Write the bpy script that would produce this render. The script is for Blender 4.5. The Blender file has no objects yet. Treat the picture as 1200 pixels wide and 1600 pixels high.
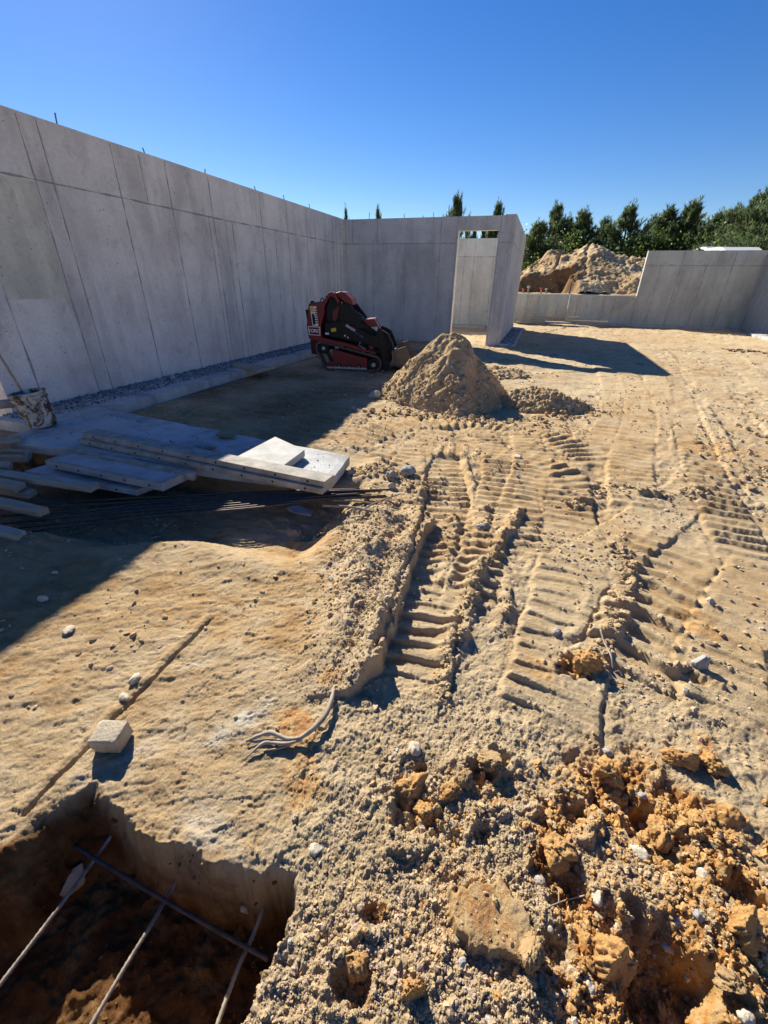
import bpy, math, random
import numpy as np
from mathutils import Vector, Matrix
random.seed(7); RNG = np.random.default_rng(7)
R_ = math.radians
sc = bpy.context.scene
col = sc.collection

# ------------------------------------------------------------------ camera
FPX = 658.35; HCAM = 1.465
pit, rol, yaw = R_(28.44), R_(-.99), R_(18.24)
cp, sp, cr, sr = math.cos(pit), math.sin(pit), math.cos(rol), math.sin(rol)
F = np.array([0, cp, -sp]); Rt = np.array([1., 0, 0]); Dn = np.cross(F, Rt)
cy_, sy_ = math.cos(yaw), math.sin(yaw)
RZ = np.array([[cy_, -sy_, 0], [sy_, cy_, 0], [0, 0, 1]])
CM = np.array([cr*Rt+sr*Dn, -sr*Rt+cr*Dn, F]) @ RZ.T
cd = bpy.data.cameras.new('camera'); cam = bpy.data.objects.new('camera', cd); col.objects.link(cam)
mw = Matrix(((CM[0][0], -CM[1][0], -CM[2][0], 0), (CM[0][1], -CM[1][1], -CM[2][1], 0), (CM[0][2], -CM[1][2], -CM[2][2], HCAM), (0, 0, 0, 1)))
cam.matrix_world = mw
cd.sensor_fit = 'VERTICAL'; cd.sensor_height = 36; cd.lens = FPX/1600*36; cd.clip_start = .02; cd.clip_end = 3000
sc.camera = cam

# ------------------------------------------------------------------ sky, sun, exposure
SUN = Vector((-1.18, 1.11, 1.0)).normalized()
elev = math.asin(SUN.z)
w = bpy.data.worlds.new('World'); sc.world = w; w.use_nodes = True
nt = w.node_tree; nt.nodes.clear()
sky = nt.nodes.new('ShaderNodeTexSky'); sky.sky_type = 'NISHITA'; sky.sun_disc = False
sky.sun_elevation = elev; sky.sun_rotation = math.atan2(SUN.x, SUN.y)
sky.altitude = 300; sky.air_density = 1.0; sky.dust_density = .08; sky.ozone_density = 3.2
bg = nt.nodes.new('ShaderNodeBackground'); bg.inputs[1].default_value = .058
out = nt.nodes.new('ShaderNodeOutputWorld')
hs = nt.nodes.new('ShaderNodeHueSaturation'); hs.inputs['Saturation'].default_value = 1.34; hs.inputs['Hue'].default_value = .514
nt.links.new(sky.outputs[0], hs.inputs['Color']); nt.links.new(hs.outputs[0], bg.inputs[0]); nt.links.new(bg.outputs[0], out.inputs[0])
sd = bpy.data.lights.new('sun', 'SUN'); sd.energy = 4.8; sd.angle = R_(.5); sd.color = (1, .94, .80)
so = bpy.data.objects.new('sun', sd); col.objects.link(so)
so.rotation_euler = SUN.to_track_quat('Z', 'Y').to_euler()
sc.view_settings.view_transform = 'Standard'; sc.view_settings.look = 'None'
sc.view_settings.exposure = 1.08; sc.view_settings.gamma = 1
sc.cycles.max_bounces = 6; sc.cycles.diffuse_bounces = 4

# ------------------------------------------------------------------ pixel -> world helpers (layout of the real place)
O = np.array([0, 0, HCAM])
def ray(px, py): return CM.T @ (np.array([px-600, py-800, FPX])/FPX)
def G(px, py, z=0.):
    d = ray(px, py); return O + (z-HCAM)/d[2]*d
def PX(px, py, x): d = ray(px, py); return O + d*x/d[0]
def PY(px, py, y): d = ray(px, py); return O + d*y/d[1]
def gp(pts, z=0.): return np.array([G(a, b, z)[:2] for a, b in pts])

# ------------------------------------------------------------------ noise
def _h(ix, iy, s):
    n = (ix.astype(np.int64)*374761393 + iy.astype(np.int64)*668265263 + s*1442695041) & 0xFFFFFFFF
    n = ((n ^ (n >> 13))*1274126177) & 0xFFFFFFFF
    n = ((n ^ (n >> 15))*2246822519) & 0xFFFFFFFF
    return ((n ^ (n >> 16)) & 0xFFFFFF).astype(np.float32)/float(0xFFFFFF)
def vn(x, y, s=0):
    fx = np.floor(x); fy = np.floor(y); tx = (x-fx); ty = (y-fy)
    tx = tx*tx*(3-2*tx); ty = ty*ty*(3-2*ty)
    a = _h(fx, fy, s); b = _h(fx+1, fy, s); c = _h(fx, fy+1, s); d = _h(fx+1, fy+1, s)
    return ((a+(b-a)*tx) + ((c+(d-c)*tx)-(a+(b-a)*tx))*ty)*2-1
def fbm(x, y, o, s=0, g=.5):
    r = 0; a = 1.
    for i in range(o):
        r = r + a*vn(x*2**i*(1+.03*i)+i*17.3, y*2**i*(1+.02*i)-i*9.1, s+i*7); a *= g
    return r
def wb(x, y, s=0, lo=.25, hi=.62, p=.75):
    """rounded lumps, one per cell, height 0..1"""
    fx = np.floor(x); fy = np.floor(y); r = np.zeros_like(x)
    for i in (-1, 0, 1):
        for j in (-1, 0, 1):
            cx = fx+i; cy = fy+j
            rr = lo+(hi-lo)*_h(cx, cy, s+3)
            dx = x-(cx+.15+.7*_h(cx, cy, s+1)); dy = y-(cy+.15+.7*_h(cx, cy, s+2))
            d2 = 1-(dx*dx+dy*dy)/(rr*rr)
            r = np.maximum(r, np.where(_h(cx, cy, s+4) < p, np.sqrt(np.maximum(d2, 0))*rr/hi, 0))
    return r
def ss(a, b, v):
    t = np.clip((v-a)/(b-a), 0, 1); return t*t*(3-2*t)
def sdpoly(x, y, P):
    d = np.full_like(x, 1e9); ins = np.zeros(x.shape, bool); n = len(P)
    for i in range(n):
        ax, ay = P[i]; bx, by = P[(i+1) % n]; ex, ey = bx-ax, by-ay
        t = np.clip(((x-ax)*ex+(y-ay)*ey)/(ex*ex+ey*ey+1e-12), 0, 1)
        d = np.minimum(d, (x-ax-t*ex)**2+(y-ay-t*ey)**2)
        c = ((ay > y) != (by > y)) & (x < (bx-ax)*(y-ay)/((by-ay) if abs(by-ay) > 1e-9 else 1e-9)+ax)
        ins ^= c
    return np.where(ins, -1, 1)*np.sqrt(d)
def polyline(x, y, P):
    """signed lateral distance, arclength"""
    best = np.full_like(x, 1e9); sl = np.zeros_like(x); sg = np.zeros_like(x); L = 0
    n = len(P)
    for i in range(n-1):
        ax, ay = P[i]; bx, by = P[i+1]; ex, ey = bx-ax, by-ay; l2 = ex*ex+ey*ey; l = l2**.5
        tr = ((x-ax)*ex+(y-ay)*ey)/l2; t = np.clip(tr, 0, 1)
        d = (x-ax-t*ex)**2+(y-ay-t*ey)**2
        m = d < best; best = np.where(m, d, best); sl = np.where(m, L+t*l, sl)
        sg = np.where(m, np.sign((x-ax)*ey-(y-ay)*ex), sg); L += l
    return sg*np.sqrt(best), sl, L
def smooth_line(P, n=5):
    P = np.array(P, float); out = []
    Q = np.vstack([2*P[0]-P[1], P, 2*P[-1]-P[-2]])
    for i in range(1, len(Q)-2):
        for k in range(n):
            t = k/n; a, b, c, d = Q[i-1], Q[i], Q[i+1], Q[i+2]
            out.append(.5*((2*b)+(c-a)*t+(2*a-5*b+4*c-d)*t*t+(3*b-a-3*c+d)*t**3))
    out.append(P[-1]); return np.array(out)

# ------------------------------------------------------------------ ground relief
HOLE = gp([(-160, 1330), (0, 1297), (45, 1262), (90, 1240), (140, 1212), (165, 1238), (195, 1272), (240, 1303), (300, 1325), (360, 1345), (415, 1345), (466, 1352), (466, 1400), (456, 1462), (428, 1496), (400, 1555), (370, 1600), (300, 1700), (60, 1800), (-600, 1700)])
ORANGE = gp([(850, 1200), (960, 1180), (1090, 1210), (1230, 1260), (1500, 1480), (1400, 1900), (1100, 1760), (960, 1660), (880, 1500), (830, 1380)])
BERM = gp([(470, 1095), (455, 1010), (500, 900), (540, 800), (600, 770), (682, 808), (660, 850), (630, 930), (598, 1045), (540, 1090)])
HARD = gp([(-300, 1230), (0, 860), (350, 770), (560, 830), (500, 1000), (470, 1150), (430, 1350), (60, 1500)])
CAV = gp([(985, 1400), (1040, 1415), (1110, 1490), (1140, 1570), (1060, 1640), (985, 1580), (975, 1480)])
SLABS = gp([(700, 1385), (800, 1380), (850, 1500), (720, 1480)])
LINE = gp([(30, 1262), (335, 955)])
TRACKS = [ # centre line px, width m, depth m, lug spacing m, lug height m, skew, fade
    ([(640, 1085), (655, 1000), (680, 900), (697, 820), (700, 760), (690, 700)], .36, .055, .10, .020, .05),
    ([(722, 960), (748, 880), (765, 800), (778, 740), (770, 690), (740, 655)], .30, .022, .10, .016, -.04),
    ([(850, 1160), (880, 1000), (893, 900), (890, 800), (875, 720), (862, 660), (850, 620)], .40, .016, .115, .017, .05),
    ([(960, 1080), (990, 1000), (1020, 930), (1060, 870), (1100, 830)], .42, .034, .15, .026, .22),
    ([(880, 900), (960, 850), (1030, 800), (1120, 740), (1230, 690)], .4, .012, .13, .016, -.1),
    ([(1190, 900), (1130, 790), (1095, 720), (1075, 660), (1060, 610), (1040, 560)], .36, .018, .12, .02, -.03),
    ([(1300, 860), (1225, 760), (1175, 690), (1130, 630), (1090, 580), (1050, 540)], .42, .018, .13, .02, .04),
    ([(540, 690), (600, 668), (680, 655), (780, 660), (880, 690), (960, 730)], .5, .012, .12, .022, .03),
    ([(560, 735), (640, 700), (740, 700), (840, 720), (930, 770)], .4, .01, .13, .02, .03),
    ([(940, 700), (960, 640), (955, 590), (925, 545)], .4, .01, .14, .012, .03),
    ([(1010, 690), (1030, 630), (1020, 570), (1000, 535)], .4, .008, .13, .012, .03),
    ([(250, 640), (420, 640), (560, 600), (640, 560)], .42, .016, .13, .018, .03),
    ([(240, 600), (400, 605), (520, 585)], .42, .012, .13, .012, .03),
    ([(1000, 800), (985, 720), (1000, 650), (990, 600), (970, 560)], .40, .010, .115, .015, -.05),
    ([(1400, 780), (1300, 690), (1220, 620), (1160, 570), (1120, 540)], .42, .012, .13, .016, -.05),
    ([(800, 860), (815, 780), (830, 720), (820, 670)], .34, .010, .10, .018, .03),
    ([(620, 760), (640, 720), (660, 690), (700, 665)], .36, .012, .11, .018, .03),
    ([(1150, 1150), (1130, 1050), (1150, 960), (1200, 880)], .34, .018, .12, .014, .03)]
RIDGE = [gp([(690, 1085), (705, 1010), (735, 935), (765, 870), (815, 800)]), gp([(700, 905), (712, 845), (708, 800)]), gp([(760, 835), (762, 795)]), gp([(790, 975), (800, 930)]),
         gp([(955, 1010), (975, 950), (985, 900)]), gp([(1000, 770), (1060, 772), (1100, 765)]), gp([(880, 790), (960, 760), (1010, 770)])]
PITS = [(650, 1240, .10, .06), (745, 1198, .05, .05), (578, 1425, .03, .04), (548, 1530, .05, .06), (895, 1035, .07, .05), (1093, 1052, .05, .05), (700, 1290, .05, .03), (790, 1180, .04, .03),
        (860, 1480, .05, .05), (830, 1460, .04, .05), (1010, 1260, .05, .05), (905, 1260, .05, .05), (1180, 1400, .05, .05), (760, 1300, .04, .02), (480, 800, .10, .03)]
def H(x, y, full=False):
    shp = np.shape(x)
    x = np.atleast_1d(np.asarray(x, np.float64)).ravel(); y = np.atleast_1d(np.asarray(y, np.float64)).ravel()
    r = np.hypot(x, y)
    near = np.exp(-(r/6.)**2); vnear = np.exp(-(r/2.4)**2)
    inside = (1-ss(23.2, 23.6, y))*(1-ss(8.3, 8.7, x))*ss(-6.3, -5.9, x)
    h = .035*fbm(x/3.1, y/3.1, 3, 11)*(.25+.75*ss(-1.6, -.6, x))+.012*fbm(x/.7, y/.7, 2, 12)
    h -= .03
    hard = ss(.06, -.1, sdpoly(x+.05*vn(x*5, y*5, 90), y+.05*vn(x*5, y*5, 91), HARD))
    orange = ss(.08, -.10, sdpoly(x, y, ORANGE)+.16*fbm(x*5, y*5, 3, 21))*(.25+.75*ss(-.35, .05, fbm(x*4+7, y*4, 3, 22)))
    churn = np.clip(.40+.95*fbm(x*1.9, y*1.9, 3, 31), 0, 1.1)*(1-.9*hard)
    lx = x*.85+y*.5; ly = y*.85-x*.5
    # crusty anisotropic texture of the hard pan
    flk = fbm(lx*13, ly*30, 4, 45, .6)
    h += hard*(.0045*fbm(lx*7, ly*18, 3, 41)+.0038*ss(.0, .12, flk)-.004*ss(.55, .7, fbm(x*4, y*6, 4, 47, .6))+near*(.0017*fbm(lx*45, ly*80, 3, 43, .7)+.0010*fbm(x*190, y*230, 2, 44)))
    # general loose sand
    trd = fbm(x*2.3+.3*y, y*9.5, 3, 57, .6)
    h += (1-hard)*(.010*fbm(x*4, y*6, 4, 51, .6)+.016*ss(.1, .22, trd)*ss(-.4, .3, fbm(x*.8, y*.8, 2, 58))*ss(1.6, 2.6, r)+.006*near*fbm(x*24, y*24, 3, 53, .65)+ss(2.2, 4, r)*(.011*fbm(x*6, y*13, 3, 59, .7)*(.3+ss(-.3, .4, fbm(x*.7, y*.7, 2, 61)))+.016*wb(x*7, y*10, 62, p=.16))+.0029*vnear*fbm(x*95, y*95, 3, 54, .75)+.0015*vnear*vn(x*420, y*420, 56))
    track_m = np.zeros_like(x); padm = np.zeros_like(x)
    for k, (P, W, D, sp_, la, sk) in enumerate(TRACKS):
        P = smooth_line(gp(P)); m = (x > P[:, 0].min()-.5) & (x < P[:, 0].max()+.5) & (y > P[:, 1].min()-.5) & (y < P[:, 1].max()+.5)
        if not m.any(): continue
        xx, yy = x[m], y[m]
        xw = xx+.015*vn(xx*9, yy*9, 60+k); yw = yy+.015*vn(xx*9, yy*9, 70+k)
        d, s, L = polyline(xw, yw, P)
        ad = np.abs(d); e = ss(0, .25, s)*ss(0, .25, L-s)
        ins = ss(W/2+.012, W/2-.012, ad)*e
        wear = np.clip(.62+.75*fbm(xx*2.2, yy*2.2, 2, 80+k), .08, 1)
        sp2 = sp_*1.0
        ph = ((s+sk*ad+.012*vn(xx*6, yy*6, 83+k))/sp2) % 1-.5
        bar = ss(.27, .13, np.abs(ph))*(.75+.5*_h(np.floor((s+sk*ad)/sp2), np.full_like(s, k), 5))
        bar = np.clip(bar*1.3-.15*np.abs(fbm(xx*30, yy*30, 2, 84)), 0, 1.3)*ss(0, .03, W/2-ad)
        hh = -D*ins+ins*wear*la*bar*1.25
        hh += D*.55*np.exp(-((ad-W/2-.035)/.03)**2)*e*(.4+.9*np.clip(fbm(xx*7, yy*7, 3, 86+k), -.3, 1))
        h[m] = h[m]*(1-.7*ins)+ (h[m]*0+np.mean(h[m]))*.0*ins + hh
        track_m[m] = np.maximum(track_m[m], ins*wear); padm[m] = np.maximum(padm[m], ins*wear*(1-np.clip(bar, 0, 1)))
    churn = churn*(1-.85*np.clip(padm*1.3, 0, 1))
    for i, P in enumerate(RIDGE):
        m = (x > P[:, 0].min()-.4) & (x < P[:, 0].max()+.4) & (y > P[:, 1].min()-.4) & (y < P[:, 1].max()+.4)
        xx, yy = x[m]+.03*vn(x[m]*14, y[m]*14, 101), y[m]+.03*vn(x[m]*14, y[m]*14, 102)
        d, s, L = polyline(xx, yy, P)
        prof = np.where(d < 0, np.exp(-(d/.055)**2), np.exp(-(d/.028)**2))
        a = (.06, .05, .04, .06, .045, .03, .03)[i]
        h[m] += a*prof*(.65+.5*fbm(xx*9, yy*9, 2, 103))*ss(-.05, .1, s)
        churn[m] = np.maximum(churn[m], prof)
    # bank thrown up along the deep rut, with its steep face towards the rut
    sdb = sdpoly(x+.015*vn(x*12, y*12, 110), y+.015*vn(x*12, y*12, 111), BERM)
    bx = ss(.0, -.30, sdb); Rl = gp([(595, 1045), (628, 935), (655, 855), (682, 806)])
    dl, sl_, LL = polyline(x+.012*vn(x*14, y*14, 112), y, Rl)
    edge = np.exp(-(np.minimum(np.abs(dl), 9)/.22)**2)*(sdb < .0)
    berm = np.maximum(bx*.09, edge*.105*ss(.0, -.018, sdb))*(.85+.35*fbm(x*5, y*5, 3, 113))
    h += berm; churn = np.maximum(churn, ss(.05, -.02, sdb)*.9)
    # clods
    och = np.maximum(orange, 0)
    cm = np.clip(churn, 0, 1)
    wx = x+.012*vn(x*45, y*45, 115)+.005*vn(x*130, y*130, 117); wy = y+.012*vn(x*45, y*45, 116)+.005*vn(x*130, y*130, 118)
    h += near*cm*(.014*wb(wx*14, wy*14, 121, p=.22)+.006*wb(wx*34+3, wy*34, 125, p=.25))
    h += vnear*cm*(.0040*wb(wx*75, wy*75, 131, p=.35)+.0020*wb(x*150, y*150, 135, p=.5))
    h += vnear*(1-cm)*(.0018*wb(x*90, y*90, 137, p=.35))*(1-.5*hard)
    h += och*(.036*fbm(x*5.5, y*5.5, 4, 141, .62)+.024*wb(wx*11, wy*11, 143, p=.5)+.018*wb(wx*27, wy*27, 145, p=.6)+.009*wb(wx*60, wy*60, 147, p=.7)+.006*vnear*fbm(x*70, y*70, 3, 148, .7)-.012)
    # rough lumps right/bottom
    rb = ss(560, 600, 600+0*x)*ss(.9, .3, r)*ss(-.25, .0, x)
    h += rb*(1-och)*(.012*fbm(x*9, y*9, 3, 151)+.012*wb(x*22, y*22, 153, p=.4))
    for i, (px, py, rad, dep) in enumerate(PITS):
        c = G(px, py); d = np.hypot(x-c[0], y-c[1])/rad+.45*fbm(x*30, y*30, 2, 160+i)*near
        h -= dep*ss(1.1, .35, d); h += dep*.6*np.exp(-((d-1.35)/.35)**2)*(.3+.9*np.clip(fbm(x*12, y*12, 2, 190+i), -.2, 1))
    h -= .15*ss(.015, -.035, sdpoly(x+.03*vn(x*18, y*18, 170), y+.03*vn(x*18, y*18, 171), CAV))
    # flat pressed slabs of clay
    sdl = sdpoly(x+.022*fbm(x*14, y*14, 4, 175, .6), y+.022*fbm(x*14, y*14, 4, 176, .6), SLABS)
    ms = ss(.006, -.006, sdl); h = h*(1-ms)+ms*(.016+.006*fbm(x*12, y*12, 5, 177, .6))
    # straight cut line in the hard pan
    d, s, L = polyline(x+.004*vn(x*15, y*15, 180), y, smooth_line(LINE))
    g_ = ss(.0095, .003, np.abs(d-.002+.002*vn(x*60, y*60, 181)))*ss(0, .1, L-s)*ss(-.3, .1, s)*(1-.35*ss(.6, 1, s/L))
    h -= .022*g_; h += np.where(d > 0, 0, .008*np.exp(-((d+.03)/.02)**2))*(s > 0)*(s < L)
    # low trench before the strip footing, shaded bank in front of it
    tr = ss(1.55, 1.9, y+.25*np.clip(x+2.4, -1.5, .6)*-1+.08*vn(x*2, y*2, 184))*ss(.45, .20, y-(2.52+.05*(x+4.83)))*ss(-1.05, -1.35, x)*ss(-6.2, -5, x)
    h -= .19*tr
    bank = np.exp(-((y-1.55+.25*np.clip(x+2.4, -1.5, .6)*-1)/.30)**2)*ss(-1.0, -1.5, x)*ss(-4.6, -3.2, x)
    h += .02*bank
    # footing zone kept low
    ft = ss(.12, .36, y-(2.52+.05*(x+4.83)))*ss(3.75, 3.6, y)*ss(-1.2, -1.45, x); h = np.where(ft > 0, h*(1-ft)-.05*ft, h)
    fa = ss(-4.6, -4.85, x)*ss(13.5, 13.2, y)*ss(0, 1, y)*ss(-6.4, -6.0, x); h = h*(1-fa)-.05*fa
    h += .05*np.exp(-((np.hypot((x+1.25)/.25, (y-2.95)/.45)))**2)*(.7+.6*fbm(x*8, y*8, 3, 186))*(1-ft)
    # outer grade
    ins_far = ss(23.7, 25.2, y)*1.25
    ins_r = ss(8.6, 10, x)*1.5
    outl = np.maximum(ins_far*ss(-30, -8, x), ins_r)+.2*fbm(x/9, y/9, 2, 188)*ss(24, 30, r)
    h = h+outl
    # the dug hole, steep ragged sides
    sdh = sdpoly(x+.014*fbm(x*14, y*14, 2, 200)+.005*vn(x*50, y*50, 203), y+.014*fbm(x*14, y*14, 2, 201)+.005*vn(x*50, y*50, 204), HOLE)
    hm = ss(.0, -.055, sdh)
    left = ss(-.95, -1.35, x)
    wall_s = ss(.0, -.055-.26*left, sdh+.005*fbm(x*45, y*45, 3, 210))
    floor = -.31+.018*fbm(x*6, y*6, 3, 205)+.004*fbm(x*60, y*60, 2, 207)*vnear+.012*fbm(x*30, y*30, 2, 206)+.012*wb(x*18, y*18, 208, p=.25)
    h = h*(1-wall_s)+wall_s*floor+ (wall_s*(1-wall_s))*.26*fbm(x*11, y*11, 3, 209, .55)
    lip = np.exp(-((sdh-.02)/.03)**2)*(sdh > 0)
    h += lip*(.008*fbm(x*20, y*20, 3, 211)-.006*ss(.0, .5, fbm(x*9, y*9, 2, 212)))
    if full:
        return h.reshape(shp), dict(orange=och, hard=hard, hole=hm, cm=cm, pad=padm, slab=ms, r=r, x=x, y=y, near=near)
    return h.reshape(shp)
def Hz(x, y): return float(H(np.array([x]), np.array([y]))[0])
def GH(px, py):
    """pixel -> point on the relief"""
    z = 0.
    for _ in range(6):
        p = G(px, py, z); z = z*.4+.6*Hz(p[0], p[1])
    p = G(px, py, z); return np.array([p[0], p[1], Hz(p[0], p[1])])

# ------------------------------------------------------------------ materials
def nodes(name):
    m = bpy.data.materials.new(name); m.use_nodes = True; n = m.node_tree
    b = n.nodes['Principled BSDF']; return m, n, b
def N(n, t, **k):
    o = n.nodes.new(t)
    for a, v in k.items():
        if a.startswith('i_'):
            key = a[2:]; key = int(key) if key.isdigit() else key.replace('_', ' ')
            o.inputs[key].default_value = v
        else: setattr(o, a, v)
    return o
def noise(n, vec, scale, detail=6, rough=.6, dist=0):
    o = N(n, 'ShaderNodeTexNoise', i_Scale=scale, i_Detail=detail, i_Roughness=rough, i_Distortion=dist)
    n.links.new(vec, o.inputs['Vector']); return o.outputs['Fac']
def ramp(n, fac, stops):
    o = N(n, 'ShaderNodeValToRGB'); e = o.color_ramp.elements
    while len(e) < len(stops): e.new(.5)
    for i, (p, c) in enumerate(stops):
        e[i].position = p; e[i].color = (*c, 1) if len(c) == 3 else c
    n.links.new(fac, o.inputs[0]); return o.outputs[0]
def mix(n, fac, a, b, mode='MIX'):
    o = N(n, 'ShaderNodeMix', data_type='RGBA', blend_type=mode)
    for s, v in ((o.inputs[0], fac), (o.inputs[6], a), (o.inputs[7], b)):
        if isinstance(v, (int, float)): s.default_value = v
        elif isinstance(v, tuple): s.default_value = (*v, 1)
        else: n.links.new(v, s)
    return o.outputs[2]
def bump(n, b, hts, prev=None):
    for fac, dist, st in hts:
        o = N(n, 'ShaderNodeBump', i_Distance=dist, i_Strength=st); n.links.new(fac, o.inputs['Height'])
        if prev: n.links.new(prev, o.inputs['Normal'])
        prev = o.outputs[0]
    n.links.new(prev, b.inputs['Normal'])
def simple(name, c1, c2=None, rough=.7, scale=8, metal=0, bmp=.3, bscale=60, bd=.002, stretch=(1, 1, 1), spec=.3):
    m, n, b = nodes(name); tc = N(n, 'ShaderNodeTexCoord'); mp = N(n, 'ShaderNodeMapping'); mp.inputs['Scale'].default_value = stretch
    n.links.new(tc.outputs['Object'], mp.inputs[0]); v = mp.outputs[0]
    c2 = c2 or tuple(x*.7 for x in c1)
    n.links.new(ramp(n, noise(n, v, scale, 8, .65), [(.35, c1), (.65, c2)]), b.inputs['Base Color'])
    b.inputs['Roughness'].default_value = rough; b.inputs['Metallic'].default_value = metal; b.inputs['Specular IOR Level'].default_value = spec
    bump(n, b, [(noise(n, v, bscale, 6, .7), bd, bmp)]); return m

def mat_soil(name, use_attr=True):
    m, n, b = nodes(name); tc = N(n, 'ShaderNodeTexCoord'); v = tc.outputs['Object']
    big = noise(n, v, .9, 5, .6); mid = noise(n, v, 6, 8, .7, .4); fine = noise(n, v, 60, 8, .8); grain = noise(n, v, 260, 4, .9)
    c = ramp(n, big, [(.33, (.545, .40, .215)), (.5, (.525, .41, .255)), (.68, (.40, .26, .125))])
    c = mix(n, ramp(n, mid, [(.40, (0, 0, 0)), (.72, (.75, .75, .75))]), c, (.50, .385, .26))
    c = mix(n, ramp(n, fine, [(.5, (0, 0, 0)), (.75, (.45, .45, .45))]), c, (.28, .19, .105))
    if use_attr:
        at = N(n, 'ShaderNodeAttribute', attribute_name='zone'); sep = N(n, 'ShaderNodeSeparateColor'); n.links.new(at.outputs['Color'], sep.inputs[0])
        # blue: damp / dug soil and painted-in shade, green: pale crust, red: orange clay
        br = ramp(n, mid, [(.35, (.38, .225, .10)), (.5, (.47, .315, .16)), (.65, (.53, .40, .245))])
        c = mix(n, sep.outputs[1], c, br)
        oc = ramp(n, noise(n, v, 14, 6, .7, .8), [(.30, (.30, .10, .03)), (.42, (.49, .225, .065)), (.52, (.55, .33, .13)), (.66, (.54, .41, .24))])
        oc = mix(n, ramp(n, noise(n, v, 9, 5, .6, 1.2), [(.66, (0, 0, 0)), (.72, (.7, .7, .7))]), oc, (.42, .10, .025))
        c = mix(n, sep.outputs[0], c, oc)
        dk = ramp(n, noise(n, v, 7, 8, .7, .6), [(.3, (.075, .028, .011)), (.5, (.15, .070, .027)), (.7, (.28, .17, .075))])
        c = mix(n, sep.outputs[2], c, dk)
        c = mix(n, at.outputs['Alpha'], (.56, .50, .40), c)
    g = ramp(n, grain, [(.3, (.62, .60, .58)), (.5, (1, 1, 1)), (.75, (1.25, 1.25, 1.25))])
    mp = N(n, 'ShaderNodeMapping'); mp.inputs['Rotation'].default_value = (0, 0, .55); mp.inputs['Scale'].default_value = (3, 11, 5); n.links.new(v, mp.inputs[0])
    c = mix(n, 1., c, ramp(n, noise(n, mp.outputs[0], 1., 9, .72, .5), [(.34, (.70, .66, .62)), (.47, (1, 1, 1)), (.66, (1.12, 1.13, 1.15))]), 'MULTIPLY')
    c = mix(n, .75, c, g, 'MULTIPLY')
    n.links.new(c, b.inputs['Base Color']); b.inputs['Roughness'].default_value = 1; b.inputs['Specular IOR Level'].default_value = .08
    vo = N(n, 'ShaderNodeTexVoronoi', i_Scale=170); n.links.new(v, vo.inputs['Vector'])
    inv = N(n, 'ShaderNodeMath', operation='SUBTRACT', i_0=1.0); n.links.new(vo.outputs['Distance'], inv.inputs[1])
    bump(n, b, [(noise(n, v, 7, 10, .8), .02, .45), (noise(n, v, 24, 10, .8), .02, .65), (inv.outputs[0], .003, .5), (noise(n, v, 130, 8, .85), .006, .8)])
    return m
M_soil = mat_soil('sandy_soil'); 
def mat_clod():
    m, n, b = nodes('clod_soil'); tc = N(n, 'ShaderNodeTexCoord'); v = tc.outputs['Object']
    at = N(n, 'ShaderNodeAttribute', attribute_name='tint')
    c = mix(n, .8, at.outputs['Color'], ramp(n, noise(n, v, 130, 6, .8), [(.3, (.6, .58, .55)), (.5, (1, 1, 1)), (.75, (1.25, 1.25, 1.25))]), 'MULTIPLY')
    n.links.new(c, b.inputs['Base Color']); b.inputs['Roughness'].default_value = 1; b.inputs['Specular IOR Level'].default_value = .1
    bump(n, b, [(noise(n, v, 150, 6, .8), .004, .8)]); return m
M_clod = mat_clod()

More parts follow.
